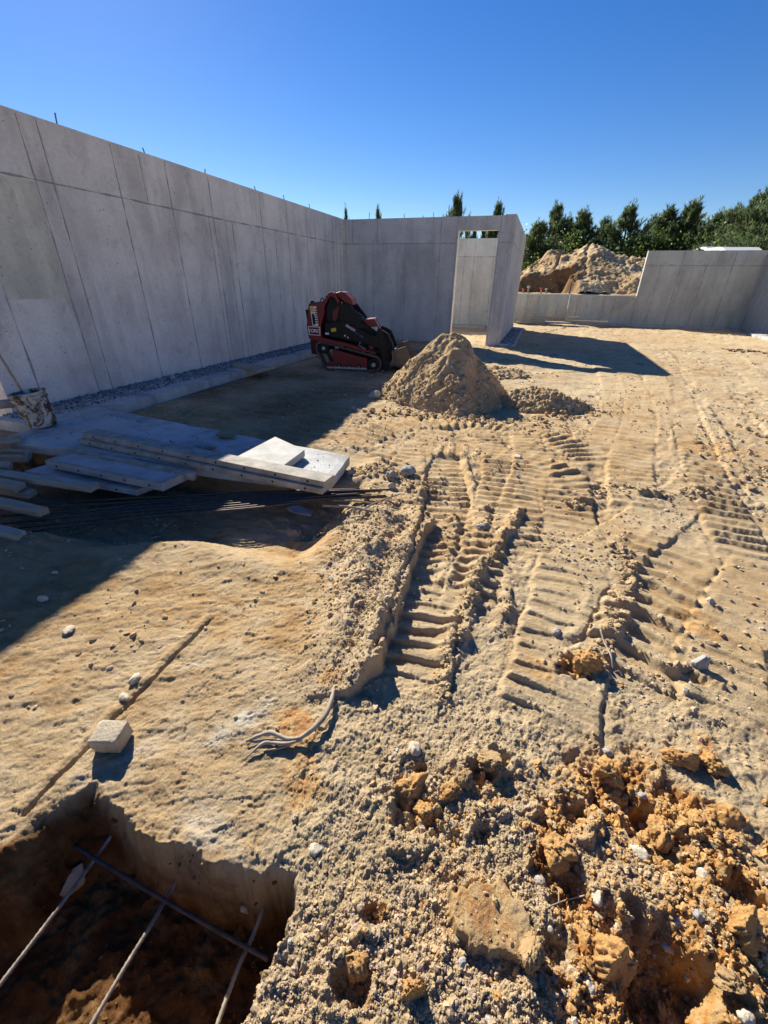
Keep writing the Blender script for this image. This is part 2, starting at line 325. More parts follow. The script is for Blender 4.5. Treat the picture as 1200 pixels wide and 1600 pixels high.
def mat_concrete(name, base=(.68, .645, .61), forms=True, off=0., seed=0., stain=1.):
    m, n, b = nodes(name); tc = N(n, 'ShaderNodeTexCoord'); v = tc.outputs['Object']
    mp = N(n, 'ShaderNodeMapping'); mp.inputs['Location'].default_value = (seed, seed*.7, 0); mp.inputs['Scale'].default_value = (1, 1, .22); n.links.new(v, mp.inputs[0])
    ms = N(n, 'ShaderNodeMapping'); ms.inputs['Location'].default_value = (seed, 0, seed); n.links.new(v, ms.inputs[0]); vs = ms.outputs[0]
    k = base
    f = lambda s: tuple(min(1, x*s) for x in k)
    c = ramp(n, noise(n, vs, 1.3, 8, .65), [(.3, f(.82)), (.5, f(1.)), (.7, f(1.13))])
    st = ramp(n, noise(n, mp.outputs[0], 2.6, 7, .6, .3), [(.47, (1, 1, 1)), (.54, (.87, .86, .86)), (.62, (.70, .69, .69)), (.72, (.58, .57, .57))])
    c = mix(n, stain, c, st, 'MULTIPLY')
    if forms:
        sx = N(n, 'ShaderNodeSeparateXYZ'); n.links.new(v, sx.inputs[0])
        a = N(n, 'ShaderNodeMath', operation='MULTIPLY_ADD', i_1=1/.93, i_2=off); n.links.new(sx.outputs[0], a.inputs[0])
        fl = N(n, 'ShaderNodeMath', operation='FLOOR'); n.links.new(a.outputs[0], fl.inputs[0])
        g = N(n, 'ShaderNodeMath', operation='GREATER_THAN', i_1=2.435); n.links.new(sx.outputs[2], g.inputs[0])
        cb = N(n, 'ShaderNodeCombineXYZ'); n.links.new(fl.outputs[0], cb.inputs[0]); n.links.new(g.outputs[0], cb.inputs[1]); cb.inputs[2].default_value = seed
        wn = N(n, 'ShaderNodeTexWhiteNoise', noise_dimensions='3D'); n.links.new(cb.outputs[0], wn.inputs[0])
        c = mix(n, 1., c, ramp(n, wn.outputs[0], [(0, (.92, .92, .92)), (.5, (1, 1, 1)), (1, (1.05, 1.05, 1.04))]), 'MULTIPLY')
    sp_ = ramp(n, noise(n, vs, 22, 6, .7), [(.3, (.84, .84, .84)), (.55, (1, 1, 1)), (.8, (1.1, 1.1, 1.1))])
    c = mix(n, .8, c, sp_, 'MULTIPLY')
    vo = N(n, 'ShaderNodeTexVoronoi', i_Scale=13, i_Randomness=1.); n.links.new(vs, vo.inputs['Vector'])
    hol = ramp(n, vo.outputs['Distance'], [(.07, (.30, .29, .28)), (.13, (1, 1, 1))])
    gate = ramp(n, noise(n, vs, 1.7, 3, .5), [(.48, (0, 0, 0)), (.56, (1, 1, 1))])
    hol2 = mix(n, gate, (1., 1., 1.), hol)
    c = mix(n, 1., c, hol2, 'MULTIPLY')
    # dark scuffs, irregular patches
    sc_ = ramp(n, noise(n, vs, 5.5, 9, .75, .6), [(.55, (1, 1, 1)), (.61, (.88, .875, .88)), (.75, (.80, .79, .80))])
    c = mix(n, 1., c, sc_, 'MULTIPLY')
    n.links.new(c, b.inputs['Base Color']); b.inputs['Roughness'].default_value = .85; b.inputs['Specular IOR Level'].default_value = .25
    bump(n, b, [(noise(n, vs, 3, 4, .5), .01, .25), (hol2, .003, .5), (noise(n, vs, 90, 6, .7), .0015, .5)]); return m
M_wall = mat_concrete('wall_concrete', off=.1, seed=1.3, stain=.62)
M_wall2 = mat_concrete('wall_concrete_b', base=(.57, .545, .515), off=.35, seed=5.1, stain=.6)
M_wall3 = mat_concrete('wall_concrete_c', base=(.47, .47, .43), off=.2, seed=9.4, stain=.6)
M_foot = mat_concrete('footing_concrete', base=(.46, .46, .45), forms=False, seed=3.3)
M_seam = simple('seam_grout', (.22, .215, .21), (.40, .385, .37), .9, 30)
M_gravel = simple('gravel', (.22, .22, .23), (.11, .11, .12), .9, 60, bscale=200)
M_wood = simple('weathered_board', (.42, .34, .25), (.27, .215, .16), .85, 6, stretch=(.6, 8, 8), bscale=30, bd=.002)
M_woodg = simple('grey_board', (.43, .38, .31), (.27, .23, .18), .85, 6, stretch=(.6, 8, 8), bscale=30, bd=.002)
M_alu = simple('form_face', (.42, .43, .45), (.26, .27, .29), .55, 5, metal=.0, bscale=40, bmp=.2, spec=.5)
M_form = simple('form_edge_concrete_spattered', (.44, .40, .345), (.23, .205, .175), .85, 7, bscale=70)
M_alu2 = simple('pale_form_face', (.50, .49, .46), (.33, .32, .30), .8, 5, bscale=50)
M_dark = simple('hole_dark', (.02, .02, .02), None, .9)
M_rust = simple('rebar_steel', (.07, .06, .06), (.14, .10, .08), .6, 30, metal=.4)
M_rebarw = simple('dusty_rebar', (.36, .31, .25), (.17, .13, .10), .8, 30)
M_red = simple('red_paint', (.18, .005, .008), (.11, .007, .007), .5, 6, bmp=.05, spec=.5)
M_black = simple('black_paint', (.006, .006, .007), (.014, .013, .012), .55, 9, bmp=.08, spec=.25)
M_rubber = simple('rubber_track', (.05, .047, .043), (.11, .095, .075), .9, 14, bscale=80)
M_white = simple('white_decal', (.7, .7, .7), (.6, .6, .6), .5, 10, bmp=.05)
M_yellow = simple('yellow_decal', (.65, .42, .03), (.55, .36, .03), .5, 10, bmp=.05)
M_blue = simple('blue_decal', (.05, .09, .4), None, .5, 10, bmp=.05)
M_silver = simple('bare_steel', (.5, .5, .5), (.3, .3, .3), .4, 14, metal=.7, bmp=.1)
M_glass = simple('dark_glass', (.01, .012, .015), None, .08, 3, bmp=0., spec=.6)
M_carw = simple('white_car_paint', (.75, .76, .78), (.72, .73, .75), .25, 2, bmp=0., spec=.6)
M_tyre = simple('tyre_rubber', (.02, .02, .02), None, .9)
M_stone = simple('pale_stone', (.58, .52, .43), (.44, .35, .24), .95, 45, bscale=160, bmp=.9, bd=.004)
M_stoneg = simple('grey_stone', (.36, .35, .34), (.22, .21, .20), .85, 30, bscale=120)
M_ostone = simple('orange_clay', (.56, .34, .14), (.44, .22, .07), 1, 30, bscale=110, bmp=1, bd=.010)
M_bclay = simple('brown_clay', (.46, .32, .17), (.36, .22, .10), 1, 30, bscale=110, bmp=1, bd=.01)
M_brick = simple('pale_brick', (.56, .49, .38), (.42, .33, .22), 1, 14, bscale=110, bmp=1, bd=.008)
M_root = simple('dry_root', (.40, .34, .27), (.22, .18, .14), .9, 10, stretch=(1, 1, 1), bscale=60)
M_cord = simple('yellow_cord', (.55, .45, .12), (.45, .36, .1), .7)
M_bark = simple('pine_bark', (.10, .065, .045), (.05, .035, .028), .95, 12)
M_redcap = simple('red_cap', (.6, .03, .02), None, .5)
M_mud = simple('mud_spatter', (.33, .31, .28), (.62, .60, .56), .85, 9, bscale=60)
def mat_leaf(name, a, bb, c_):
    m, n, b = nodes(name); gi = N(n, 'ShaderNodeNewGeometry'); tc = N(n, 'ShaderNodeTexCoord')
    c = ramp(n, noise(n, tc.outputs['Object'], 1.6, 4, .6), [(.35, a), (.5, bb), (.68, c_)])
    c = mix(n, 1., c, ramp(n, gi.outputs['Random Per Island'], [(0, (.6, .6, .6)), (1, (1.35, 1.35, 1.3))]), 'MULTIPLY')
    n.links.new(c, b.inputs['Base Color']); b.inputs['Roughness'].default_value = .5; b.inputs['Specular IOR Level'].default_value = .35
    tr = N(n, 'ShaderNodeBsdfTranslucent'); n.links.new(c, tr.inputs[0]); mx = N(n, 'ShaderNodeMixShader'); mx.inputs[0].default_value = .45
    o = n.nodes['Material Output']; n.links.new(b.outputs[0], mx.inputs[1]); n.links.new(tr.outputs[0], mx.inputs[2]); n.links.new(mx.outputs[0], o.inputs[0]); return m
M_leaf = mat_leaf('pine_needles', (.07, .11, .045), (.11, .155, .07), (.17, .20, .08))
M_leaf2 = mat_leaf('bush_leaves', (.05, .085, .025), (.10, .15, .035), (.17, .21, .05))
# bucket: dark plastic with dried concrete
def mat_bucket():
    m, n, b = nodes('spattered_plastic'); tc = N(n, 'ShaderNodeTexCoord'); v = tc.outputs['Object']
    c = ramp(n, noise(n, v, 7, 9, .7, 1.2), [(.42, (.04, .033, .03)), (.48, (.20, .13, .09)), (.53, (.50, .48, .44)), (.7, (.62, .60, .56))])
    n.links.new(c, b.inputs['Base Color']); b.inputs['Roughness'].default_value = .8
    bump(n, b, [(noise(n, v, 14, 8, .7, 1), .01, .8)]); return m
M_bucket = mat_bucket()

# ------------------------------------------------------------------ object helpers
def tag(o, label=None, cat=None, group=None, kind=None):
    if label: o['label'] = label
    if cat: o['category'] = cat
    if group: o['group'] = group
    if kind: o['kind'] = kind
    return o
def np_mesh(name, V, Fq, mat, parent=None, smooth=True, attr=None):
    me = bpy.data.meshes.new(name); V = np.asarray(V, np.float32); Fq = np.asarray(Fq, np.int32)
    nv, nf, k = len(V), len(Fq), Fq.shape[1]
    me.vertices.add(nv); me.vertices.foreach_set('co', V.ravel())
    me.loops.add(nf*k); me.loops.foreach_set('vertex_index', Fq.ravel())
    me.polygons.add(nf); me.polygons.foreach_set('loop_start', np.arange(0, nf*k, k, dtype=np.int32))
    try: me.polygons.foreach_set('loop_total', np.full(nf, k, np.int32))
    except Exception: pass
    me.polygons.foreach_set('use_smooth', np.full(nf, smooth))
    if attr:
        a = me.color_attributes.new(attr[0], 'FLOAT_COLOR', 'POINT'); a.data.foreach_set('color', np.asarray(attr[1], np.float32).ravel())
    me.update(); me.validate()
    me.materials.append(mat); o = bpy.data.objects.new(name, me); col.objects.link(o)
    if parent: o.parent = parent
    return o
class MB:
    def __init__(s): s.v = []; s.f = []; s.mi = []; s.m = 0
    def add(s, V, Fs):
        b = len(s.v); s.v += [tuple(map(float, p)) for p in V]; s.f += [tuple(b+i for i in f) for f in Fs]; s.mi += [s.m]*len(Fs); return s
    def box(s, c, d, rot=None):
        x, y, z = [k/2 for k in d]; V = [Vector((a*x, b_*y, e*z)) for a in (-1, 1) for b_ in (-1, 1) for e in (-1, 1)]
        if rot is not None: V = [rot @ p for p in V]
        V = [p+Vector(c) for p in V]
        return s.add(V, [(0, 1, 3, 2), (4, 6, 7, 5), (0, 4, 5, 1), (2, 3, 7, 6), (0, 2, 6, 4), (1, 5, 7, 3)])
    def prism(s, top, dz):
        """polygon (list of xyz, counter-clockwise from above) with its copy at offset dz below"""
        n = len(top); V = list(top)+[tuple(np.array(p)+np.array(dz)) for p in top]
        return s.add(V, [tuple(range(n)), tuple(range(2*n-1, n-1, -1))]+[(i, i+n, (i+1) % n+n, (i+1) % n) for i in range(n)])
    def side(s, P, y0, y1):
        """polygon in xz extruded from y0 to y1"""
        n = len(P); V = [(x, y0, z) for x, z in P]+[(x, y1, z) for x, z in P]
        return s.add(V, [tuple(range(n)), tuple(range(2*n-1, n-1, -1))]+[(i, i+n, (i+1) % n+n, (i+1) % n) for i in range(n)])
    def tube(s, pts, r, n=8, cap=True):
        pts = [Vector(p) for p in pts]; rr = r if hasattr(r, '__len__') else [r]*len(pts); V = []; Fs = []
        up = Vector((.13, .21, .97)); prev = None
        for i, p in enumerate(pts):
            t = (pts[min(i+1, len(pts)-1)]-pts[max(i-1, 0)]).normalized()
            if prev is None:
                a = t.cross(up); a = a.normalized() if a.length > 1e-3 else t.cross(Vector((1, 0, 0))).normalized()
            else: a = (prev-t*prev.dot(t)).normalized()
            prev = a; b_ = t.cross(a)
            for k in range(n):
                q = 2*math.pi*k/n; V.append(p+(a*math.cos(q)+b_*math.sin(q))*rr[i])
        for i in range(len(pts)-1):
            for k in range(n): Fs.append((i*n+k, i*n+(k+1) % n, (i+1)*n+(k+1) % n, (i+1)*n+k))
        if cap: Fs += [tuple(range(n-1, -1, -1)), tuple(range((len(pts)-1)*n, len(pts)*n))]
        return s.add(V, Fs)
    def lathe(s, prof, c=(0, 0, 0), n=32, jit=0):
        V = []; Fs = []
        for r, z in prof:
            for k in range(n): q = 2*math.pi*k/n; V.append((c[0]+r*math.cos(q), c[1]+r*math.sin(q), c[2]+z))
        for i in range(len(prof)-1):
            for k in range(n): Fs.append((i*n+k, i*n+(k+1) % n, (i+1)*n+(k+1) % n, (i+1)*n+k))
        return s.add(V, Fs)
    def build(s, name, mats, parent=None, bevel=0, smooth=False, loc=None):
        me = bpy.data.meshes.new(name); me.from_pydata(s.v, [], s.f); mats = mats if isinstance(mats, (list, tuple)) else [mats]
        for m in mats: me.materials.append(m)
        me.polygons.foreach_set('material_index', s.mi); me.polygons.foreach_set('use_smooth', [smooth]*len(s.f)); me.update()
        o = bpy.data.objects.new(name, me); col.objects.link(o)
        if parent: o.parent = parent
        if loc is not None: o.location = loc
        if bevel:
            b = o.modifiers.new('bevel', 'BEVEL'); b.width = bevel; b.segments = 2; b.limit_method = 'ANGLE'; b.angle_limit = R_(40)
        return o
def empty(name, loc, rz=0):
    o = bpy.data.objects.new(name, None); col.objects.link(o); o.location = loc; o.rotation_euler = (0, 0, rz); return o
def copy_tree(o, parent=None):
    c = o.copy(); col.objects.link(c); c.parent = parent
    for ch in [k for k in bpy.data.objects if k.parent == o]: copy_tree(ch, c)
    return c

# ------------------------------------------------------------------ the ground: one sheet to the horizon
dphi = R_(.105)
rs = [.10]
while rs[-1] < 1500:
    r = rs[-1]
    if r < 26: dr = min(dphi*(HCAM**2+r*r)/HCAM, .0135*r+.0001, .07+.0*r if r < 16 else 1)
    else: dr = r*(.014 if r < 60 else .08)
    dr = max(dr, .0022); rs.append(r+dr)
rs = np.array(rs)
a0 = math.pi/2+yaw
fine_a = np.arange(-83, 83, .15); co_a = np.arange(83, 277, 1.6)
ang = a0-np.radians(np.concatenate([fine_a, co_a]))
A, Rr = np.meshgrid(ang, rs); gx = Rr*np.cos(A); gy = Rr*np.sin(A)
hz, Z = H(gx, gy, True)
nr, na = gx.shape
V = np.stack([gx.ravel(), gy.ravel(), hz.ravel()], 1)
i = np.arange(nr-1)[:, None]*na; j = np.arange(na)[None, :]; j2 = (j+1) % na
Fq = np.stack([i+j, i+j2, i+na+j2, i+na+j], -1).reshape(-1, 4)
X_, Y_ = Z['x'], Z['y']
pale = np.zeros_like(X_)
for px, py, ra, rb_, an, am in [(372, 1125, .13, .045, 1.0, 1.), (310, 1030, .08, .03, .9, .45), (385, 945, .07, .03, .7, .5), (320, 1290, .16, .06, -.3, .5), (180, 1185, .16, .05, .8, .45), (520, 880, .12, .05, .5, .35), (450, 700, .3, .2, 0, 0)]:
    c = G(px, py); ca, sa = math.cos(an), math.sin(an); u = (X_-c[0])*ca+(Y_-c[1])*sa; v_ = -(X_-c[0])*sa+(Y_-c[1])*ca
    pale = np.maximum(pale, am*np.exp(-(u/ra)**2-(v_/rb_)**2)*np.clip(1+.8*fbm(X_*25, Y_*40, 3, 301), 0, 1.4))
pale = np.clip(pale, 0, 1)
opat = np.zeros_like(X_)
for px, py, rad in [(640, 1225, .07), (790, 1225, .07), (520, 1060, .05), (840, 1040, .06), (900, 1030, .07), (1090, 1175, .10), (750, 1430, .13), (850, 1520, .07), (560, 1510, .05), (590, 1420, .03), (470, 1130, .07), (470, 1220, .08), (1080, 960, .10), (680, 1040, .04), (1120, 700, .3)]:
    c = G(px, py); opat = np.maximum(opat, .7*ss(1.3, .5, np.hypot(X_-c[0], Y_-c[1])/rad+.7*fbm(X_*9, Y_*9, 3, 320)))
opat = np.maximum(opat, .55*Z['slab'])
zo = np.clip(np.maximum(Z['orange'], opat), 0, 1)
zg = np.clip(Z['hard']*(.35+.7*ss(-.3, .6, fbm(X_*2.3, Y_*2.3, 3, 310)))+.55*ss(-.2, .7, fbm(X_*.6+4, Y_*.6, 3, 312))*(Z['r'] > 2.2)+.5*Z['pad'], 0, 1)
dug = ss(-.02, -.10, hz.ravel()+.05*vn(X_*9, Y_*9, 315))*0
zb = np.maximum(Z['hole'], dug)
damp_and_shade = ss(-1.7, -2.5, X_)*ss(14, 12, Y_)*ss(-1, .5, Y_)*.6*(.7+.5*fbm(X_*1.3, Y_*1.3, 3, 316))  # damp brown soil, with the left wall's shade painted in as colour
zb = np.clip(np.maximum(zb, damp_and_shade), 0, 1)
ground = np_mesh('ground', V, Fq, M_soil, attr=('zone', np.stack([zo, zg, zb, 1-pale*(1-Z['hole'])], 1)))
tag(ground, kind='structure')

# ------------------------------------------------------------------ loose clods and grit on the sheet
def ico(sub):
    import bmesh
    bm = bmesh.new(); bmesh.ops.create_icosphere(bm, subdivisions=sub, radius=1); v = np.array([p.co[:] for p in bm.verts]); bm.verts.ensure_lookup_table()
    f = np.array([[q.index for q in p.verts] for p in bm.faces]); bm.free(); return v, f
IC1, IC2, IC3, IC4, IC5 = ico(1), ico(2), ico(3), ico(4), ico(5)
def scatter(P, S, T, base, seedn=0, flat=.75):
    """P centres, S sizes, T colours -> merged lumps"""
    bv, bf = base; n = len(P); m = len(bv)
    rot = RNG.normal(size=(n, 4)); rot /= np.linalg.norm(rot, axis=1)[:, None]; a, b_, c, d = rot.T
    Rm = np.stack([1-2*(c*c+d*d), 2*(b_*c-a*d), 2*(b_*d+a*c), 2*(b_*c+a*d), 1-2*(b_*b_+d*d), 2*(c*d-a*b_), 2*(b_*d-a*c), 2*(c*d+a*b_), 1-2*(b_*b_+c*c)], 1).reshape(n, 3, 3)
    jit = 1+RNG.uniform(-.42, .25, (n, m, 1)); anis = RNG.uniform(.5, 1.2, (n, 1, 3))
    V = np.einsum('nij,nmj->nmi', Rm, bv[None]*jit*anis)*S[:, None, None]; V[:, :, 2] *= flat; V += P[:, None, :]
    Fc = (bf[None]+np.arange(n)[:, None, None]*m).reshape(-1, 3)
    return V.reshape(-1, 3), Fc, np.repeat(T, m, 0)
def clods(n, rmin, rmax, smin, smax, base, pw=2.2, dens=None):
    u = RNG.random(n*4); r = rmin*(rmax/rmin)**u if rmax/rmin > 3 else rmin+(rmax-rmin)*u
    a = a0+np.radians(RNG.uniform(-72, 72, n*4)); x = r*np.cos(a); y = r*np.sin(a)
    h, z = H(x, y, True)
    p = np.clip(z['cm']*1.1, .05, 1)*(1-.6*z['hard'])+.9*z['orange']
    p *= (1-.85*z['pad'])*(1-.95*z['slab']); p = np.where((x < -1.9) & (y > 2.3), .12, p); p = np.where(z['hole'] > .1, .12, p)
    p = np.where((y > 2.45) & (y < 3.7) & (x < -1.35), 0, p); p = np.where(x < -4.8, 0, p)
    k = np.nonzero(RNG.random(n*4) < np.clip(p, 0, 1))[0][:n]; x, y, h = x[k], y[k], h[k]; og = z['orange'][k]; ho = z['hole'][k]
    s = smin*(smax/smin)**(RNG.random(len(k))**pw)
    T = np.array([.49, .36, .215])[None]*RNG.uniform(.8, 1.12, (len(k), 1)); T[:, 2] *= RNG.uniform(.85, 1.25, len(k))
    gm = RNG.random(len(k)) < .025; T[gm] = np.array([.50, .46, .40])*RNG.uniform(.6, 1.15, (gm.sum(), 1))
    om = RNG.random(len(k)) < og*.75+.03
    T[om] = np.array([.53, .30, .12])*RNG.uniform(.75, 1.12, (om.sum(), 1))
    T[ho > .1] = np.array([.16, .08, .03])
    T = np.concatenate([T, np.ones((len(k), 1))], 1)
    return scatter(np.stack([x, y, h+s*.12], 1), s, T, base)
parts = [clods(36000, .30, 2.4, .0012, .0060, IC1, 2.3), clods(2600, .35, 3.2, .005, .014, IC2, 2.6), clods(18000, 1.6, 8, .003, .020, IC1, 3.0), clods(7000, 5, 22, .007, .030, IC1, 2.6)]
off = 0; Vs, Fs_, Ts = [], [], []
for v_, f_, t_ in parts: Vs.append(v_); Fs_.append(f_+off); Ts.append(t_); off += len(v_)
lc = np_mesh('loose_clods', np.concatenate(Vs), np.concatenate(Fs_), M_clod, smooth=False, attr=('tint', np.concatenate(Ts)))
tag(lc, 'countless crumbs, grit and small clods strewn over the churned sandy ground', 'soil clods', kind='stuff')

# lumps near ridges
def ring_clods(pts_px, n, spread, smin, smax, og=0., z=0):
    P = smooth_line(gp(pts_px)); idx = RNG.integers(0, len(P)-1, n); t = RNG.random((n, 1)); c = P[idx]*(1-t)+P[idx+1]*t+RNG.normal(size=(n, 2))*spread
    h = H(c[:, 0], c[:, 1]); s = smin*(smax/smin)**(RNG.random(n)**1.6)
    T = np.array([.48, .355, .21])[None]*RNG.uniform(.8, 1.1, (n, 1)); om = RNG.random(n) < og; T[om] = np.array([.52, .30, .12])*RNG.uniform(.75, 1.1, (om.sum(), 1))
    return scatter(np.stack([c[:, 0], c[:, 1], h+s*.3], 1), s, np.concatenate([T, np.ones((n, 1))], 1), IC2)
parts = [ring_clods([(690, 1085), (705, 1010), (735, 935), (765, 870), (815, 800)], 340, .022, .004, .018),
         ring_clods([(540, 1080), (560, 1000), (580, 930), (620, 860)], 520, .06, .003, .011),
         ring_clods([(545, 730), (600, 735), (650, 750), (680, 760)], 260, .07, .007, .034),
         ring_clods([(600, 790), (560, 830), (540, 870)], 260, .07, .004, .014),
         ring_clods([(940, 1010), (965, 950), (985, 890), (970, 850)], 200, .035, .005, .024),
         ring_clods([(880, 790), (960, 760), (1060, 772), (1110, 765)], 220, .06, .006, .028),
         ring_clods([(880, 1030), (940, 1030)], 70, .03, .008, .028, .5),
         ring_clods([(620, 1240), (660, 1220), (690, 1260), (740, 1190)], 260, .035, .003, .010, .4),
         ring_clods([(700, 1290), (740, 1290), (780, 1250)], 120, .03, .004, .012, .2),
         ring_clods([(590, 640), (680, 648), (780, 652), (900, 650), (940, 640)], 300, .12, .012, .045),
         ring_clods([(870, 1240), (960, 1260), (1060, 1290), (1180, 1330)], 700, .07, .003, .016, .8),
         ring_clods([(900, 1400), (1000, 1400), (1100, 1420), (1200, 1500)], 700, .05, .003, .013, .45),
         ring_clods([(1150, 620), (1180, 700), (1200, 800)], 120, .15, .01, .03)]
off = 0; Vs, Fs_, Ts = [], [], []
for v_, f_, t_ in parts: Vs.append(v_); Fs_.append(f_+off); Ts.append(t_); off += len(v_)
lc = np_mesh('crumbled_soil', np.concatenate(Vs), np.concatenate(Fs_), M_clod, smooth=False, attr=('tint', np.concatenate(Ts)))
tag(lc, 'coarser crumbled soil thrown up along the ruts and around the piles', 'soil clods', kind='stuff')

# ------------------------------------------------------------------ soil piles
def pile(name, label, cat, cx, cy, rx, ry, hgt, fn, res=.02, zone=None, base=None, kind=None, rot=0, clod=0, cs=(.01, .05)):
    nx = int(2*rx/res); ny = int(2*ry/res); u = np.linspace(-1, 1, nx); v = np.linspace(-1, 1, ny); U, Vv = np.meshgrid(u, v)
    lx = U*rx; ly = Vv*ry; c_, s_ = math.cos(rot), math.sin(rot); x = cx+lx*c_-ly*s_; y = cy+lx*s_+ly*c_
    z = fn(U, Vv, x, y)
    g = H(x, y) if base is None else base
    zz = np.where(z > .0, g+z, g-.12+z*.2)
    V = np.stack([x.ravel()-cx, y.ravel()-cy, zz.ravel()], 1)
    i = np.arange(ny-1)[:, None]*nx; j = np.arange(nx-1)[None, :]; Fq = np.stack([i+j, i+j+1, i+nx+j+1, i+nx+j], -1).reshape(-1, 4)
    zr = zone(U, Vv, x, y) if zone else np.zeros(x.shape+(4,))
    if not zone: zr[..., 3] = 1; zr[..., 1] = .65
    o = np_mesh(name, V, Fq, M_soil, attr=('zone', zr.reshape(-1, 4))); o.location = (cx, cy, 0)
    tag(o, label, cat)
    if clod:
        k = RNG.choice(x.size, clod, p=(lambda q: q/q.sum())(np.where(z.ravel() > .0, (1.1-z.ravel()/z.max())**2+.1, 1e-9)))
        s = cs[0]*(cs[1]/cs[0])**(RNG.random(clod)**2.4); T = np.array([.48, .36, .215])[None]*RNG.uniform(.8, 1.1, (clod, 1))
        Vc, Fc, Tc = scatter(np.stack([x.ravel()[k]-cx, y.ravel()[k]-cy, zz.ravel()[k]+s*.2], 1), s, np.concatenate([T, np.ones((clod, 1))], 1), IC1)
        oc = np_mesh('clods', Vc, Fc, M_clod, attr=('tint', Tc), parent=o, smooth=False); oc['kind'] = 'stuff'
    return o
pc = G(688, 640); pc = (pc[0]-.10, pc[1]+.90)
def f_pile1(U, V, x, y):
    V = V-.10
    d = np.hypot(U+.06*vn(x*3, y*3, 401), V+.06*vn(x*3, y*3, 402)); a = np.arctan2(V, U)
    d = d*(1+.10*np.sin(a*3+1)+.07*vn(np.cos(a)*3+5, np.sin(a)*3, 403))
    z = 1.14*(1-np.sqrt(d*d+.035)/.93)-.0
    z = z+.05*fbm(x*2.5, y*2.5, 3, 405)*(z > -.1)+.022*fbm(x*9, y*9, 3, 406)+.014*wb(x*14, y*14, 407, p=.3)*np.clip(1.1-z*1.3, .1, 1)+.010*wb(x*30, y*30, 409, p=.5)*np.clip(1.2-z*1.2, .2, 1)+.008*fbm(x*40, y*40, 3, 410, .7)
    # slumped gully on the sunny shoulder
    z -= .07*np.exp(-((U-.35-.25*(-V))/.07)**2)*ss(.95, .2, d)
    return z
pile('sand_pile', 'tall steep sunlit pile of tan sand in front of the red loader', 'sand pile', pc[0], pc[1], 1.08, 1.22, .8, f_pile1, .013, clod=2200, cs=(.006, .034))
pc2 = G(838, 640)
def f_pile2(U, V, x, y):
    d = np.hypot(U+.1*vn(x*3, y*3, 411), V+.1*vn(x*3, y*3, 412))
    z = .34*(1-d/.8); z = np.minimum(z, .27-.3*d*d)
    return z+.045*fbm(x*4, y*4, 4, 415, .6)+.02*wb(x*13, y*13, 417, p=.4)+.008*fbm(x*40, y*40, 3, 420, .7)+.02*wb(x*28, y*28, 419, p=.7)-.02
pile('soil_heap', 'low crumbly heap of soil just right of the tall sand pile', 'soil pile', pc2[0]+.02, pc2[1]+.30, .85, .55, .3, f_pile2, .013, clod=1500, cs=(.006, .034))
pc3 = G(760, 590)
def f_pile3(U, V, x, y):
    d = np.hypot(U, V); return .16*(1-d/.85)+.04*fbm(x*4, y*4, 3, 425)+.02*wb(x*13, y*13, 427, p=.6)-.02
pile('soil_heap', 'flat shaded spread of soil behind the tall sand pile, reaching toward the doorway', 'soil pile', pc3[0]+.1, pc3[1]+.4, .9, .7, .2, f_pile3, .03, clod=500, cs=(.012, .05))

# the big excavated mound behind the low wall
def f_mound(U, V, x, y):
    px = x
    prof = np.interp(px, [-4, -2.6, -1.9, -1.2, -.2, .6, 1.2, 2.0, 2.7, 3.3, 4.0, 5.2, 6.5, 9], [-.3, .2, .7, 1.2, 1.95, 2.2, 2.35, 2.5, 2.3, 2.0, 1.9, 1.65, 1.5, -.3])
    ridge = np.abs(fbm(x*.55+.4*y, y*.35, 3, 431)); 
    fr = np.clip((V+1+.08*vn(x*.9, y*.9, 432))/1.0, 0, 1); bk = ss(1, .4, V)
    z = prof*fr**.75*bk
    z += (.30*fbm(x*.9, y*.5, 3, 433)-.5*np.exp(-(fbm(x*.75, y*.28, 2, 434)/.10)**2)*.5)*fr*bk*ss(.2, .9, z)
    z += .07*fbm(x*3, y*2.2, 4, 435, .62)+.03*wb(x*6.5, y*6.5, 438, p=.5)+.035*fbm(x*9, y*7, 3, 439, .7)
    # undercut, slumped face on its left
    cv = np.exp(-((x+.35)/1.25)**2-((V+.78)/.30)**2)
    m_ = ss(1.6, 1.1, x+.5*vn(y*1.2, x*.8, 440))
    z = z*(1-m_*(1-ss(.36, .47, fr+.07*fbm(x*1.3, y*1.3, 3, 442)+.05*np.sin(x*3))))
    return z
def z_mound(U, V, x, y):
    z = np.zeros(x.shape+(4,)); z[..., 3] = 1
    fr = np.clip((V+1+.08*vn(x*.9, y*.9, 432)), 0, 1); z[..., 2] = .8*ss(1.9, 1.3, x)*ss(.60, .46, fr+.05*fbm(x*1.3, y*1.3, 3, 442)); z[..., 1] = 1.*ss(-.9, .5, fbm(x*.5, y*.5, 2, 443)); return z  # blue channel: dark brown paints in the shade of the undercut face
pile('dirt_mound', 'huge gullied mound of excavated tan dirt behind the low wall, under the pine trees', 'dirt mound', 1.6, 30.6, 6.6, 5.4, 2.6, f_mound, .06, zone=z_mound, base=1.12, clod=3000, cs=(.015, .06))

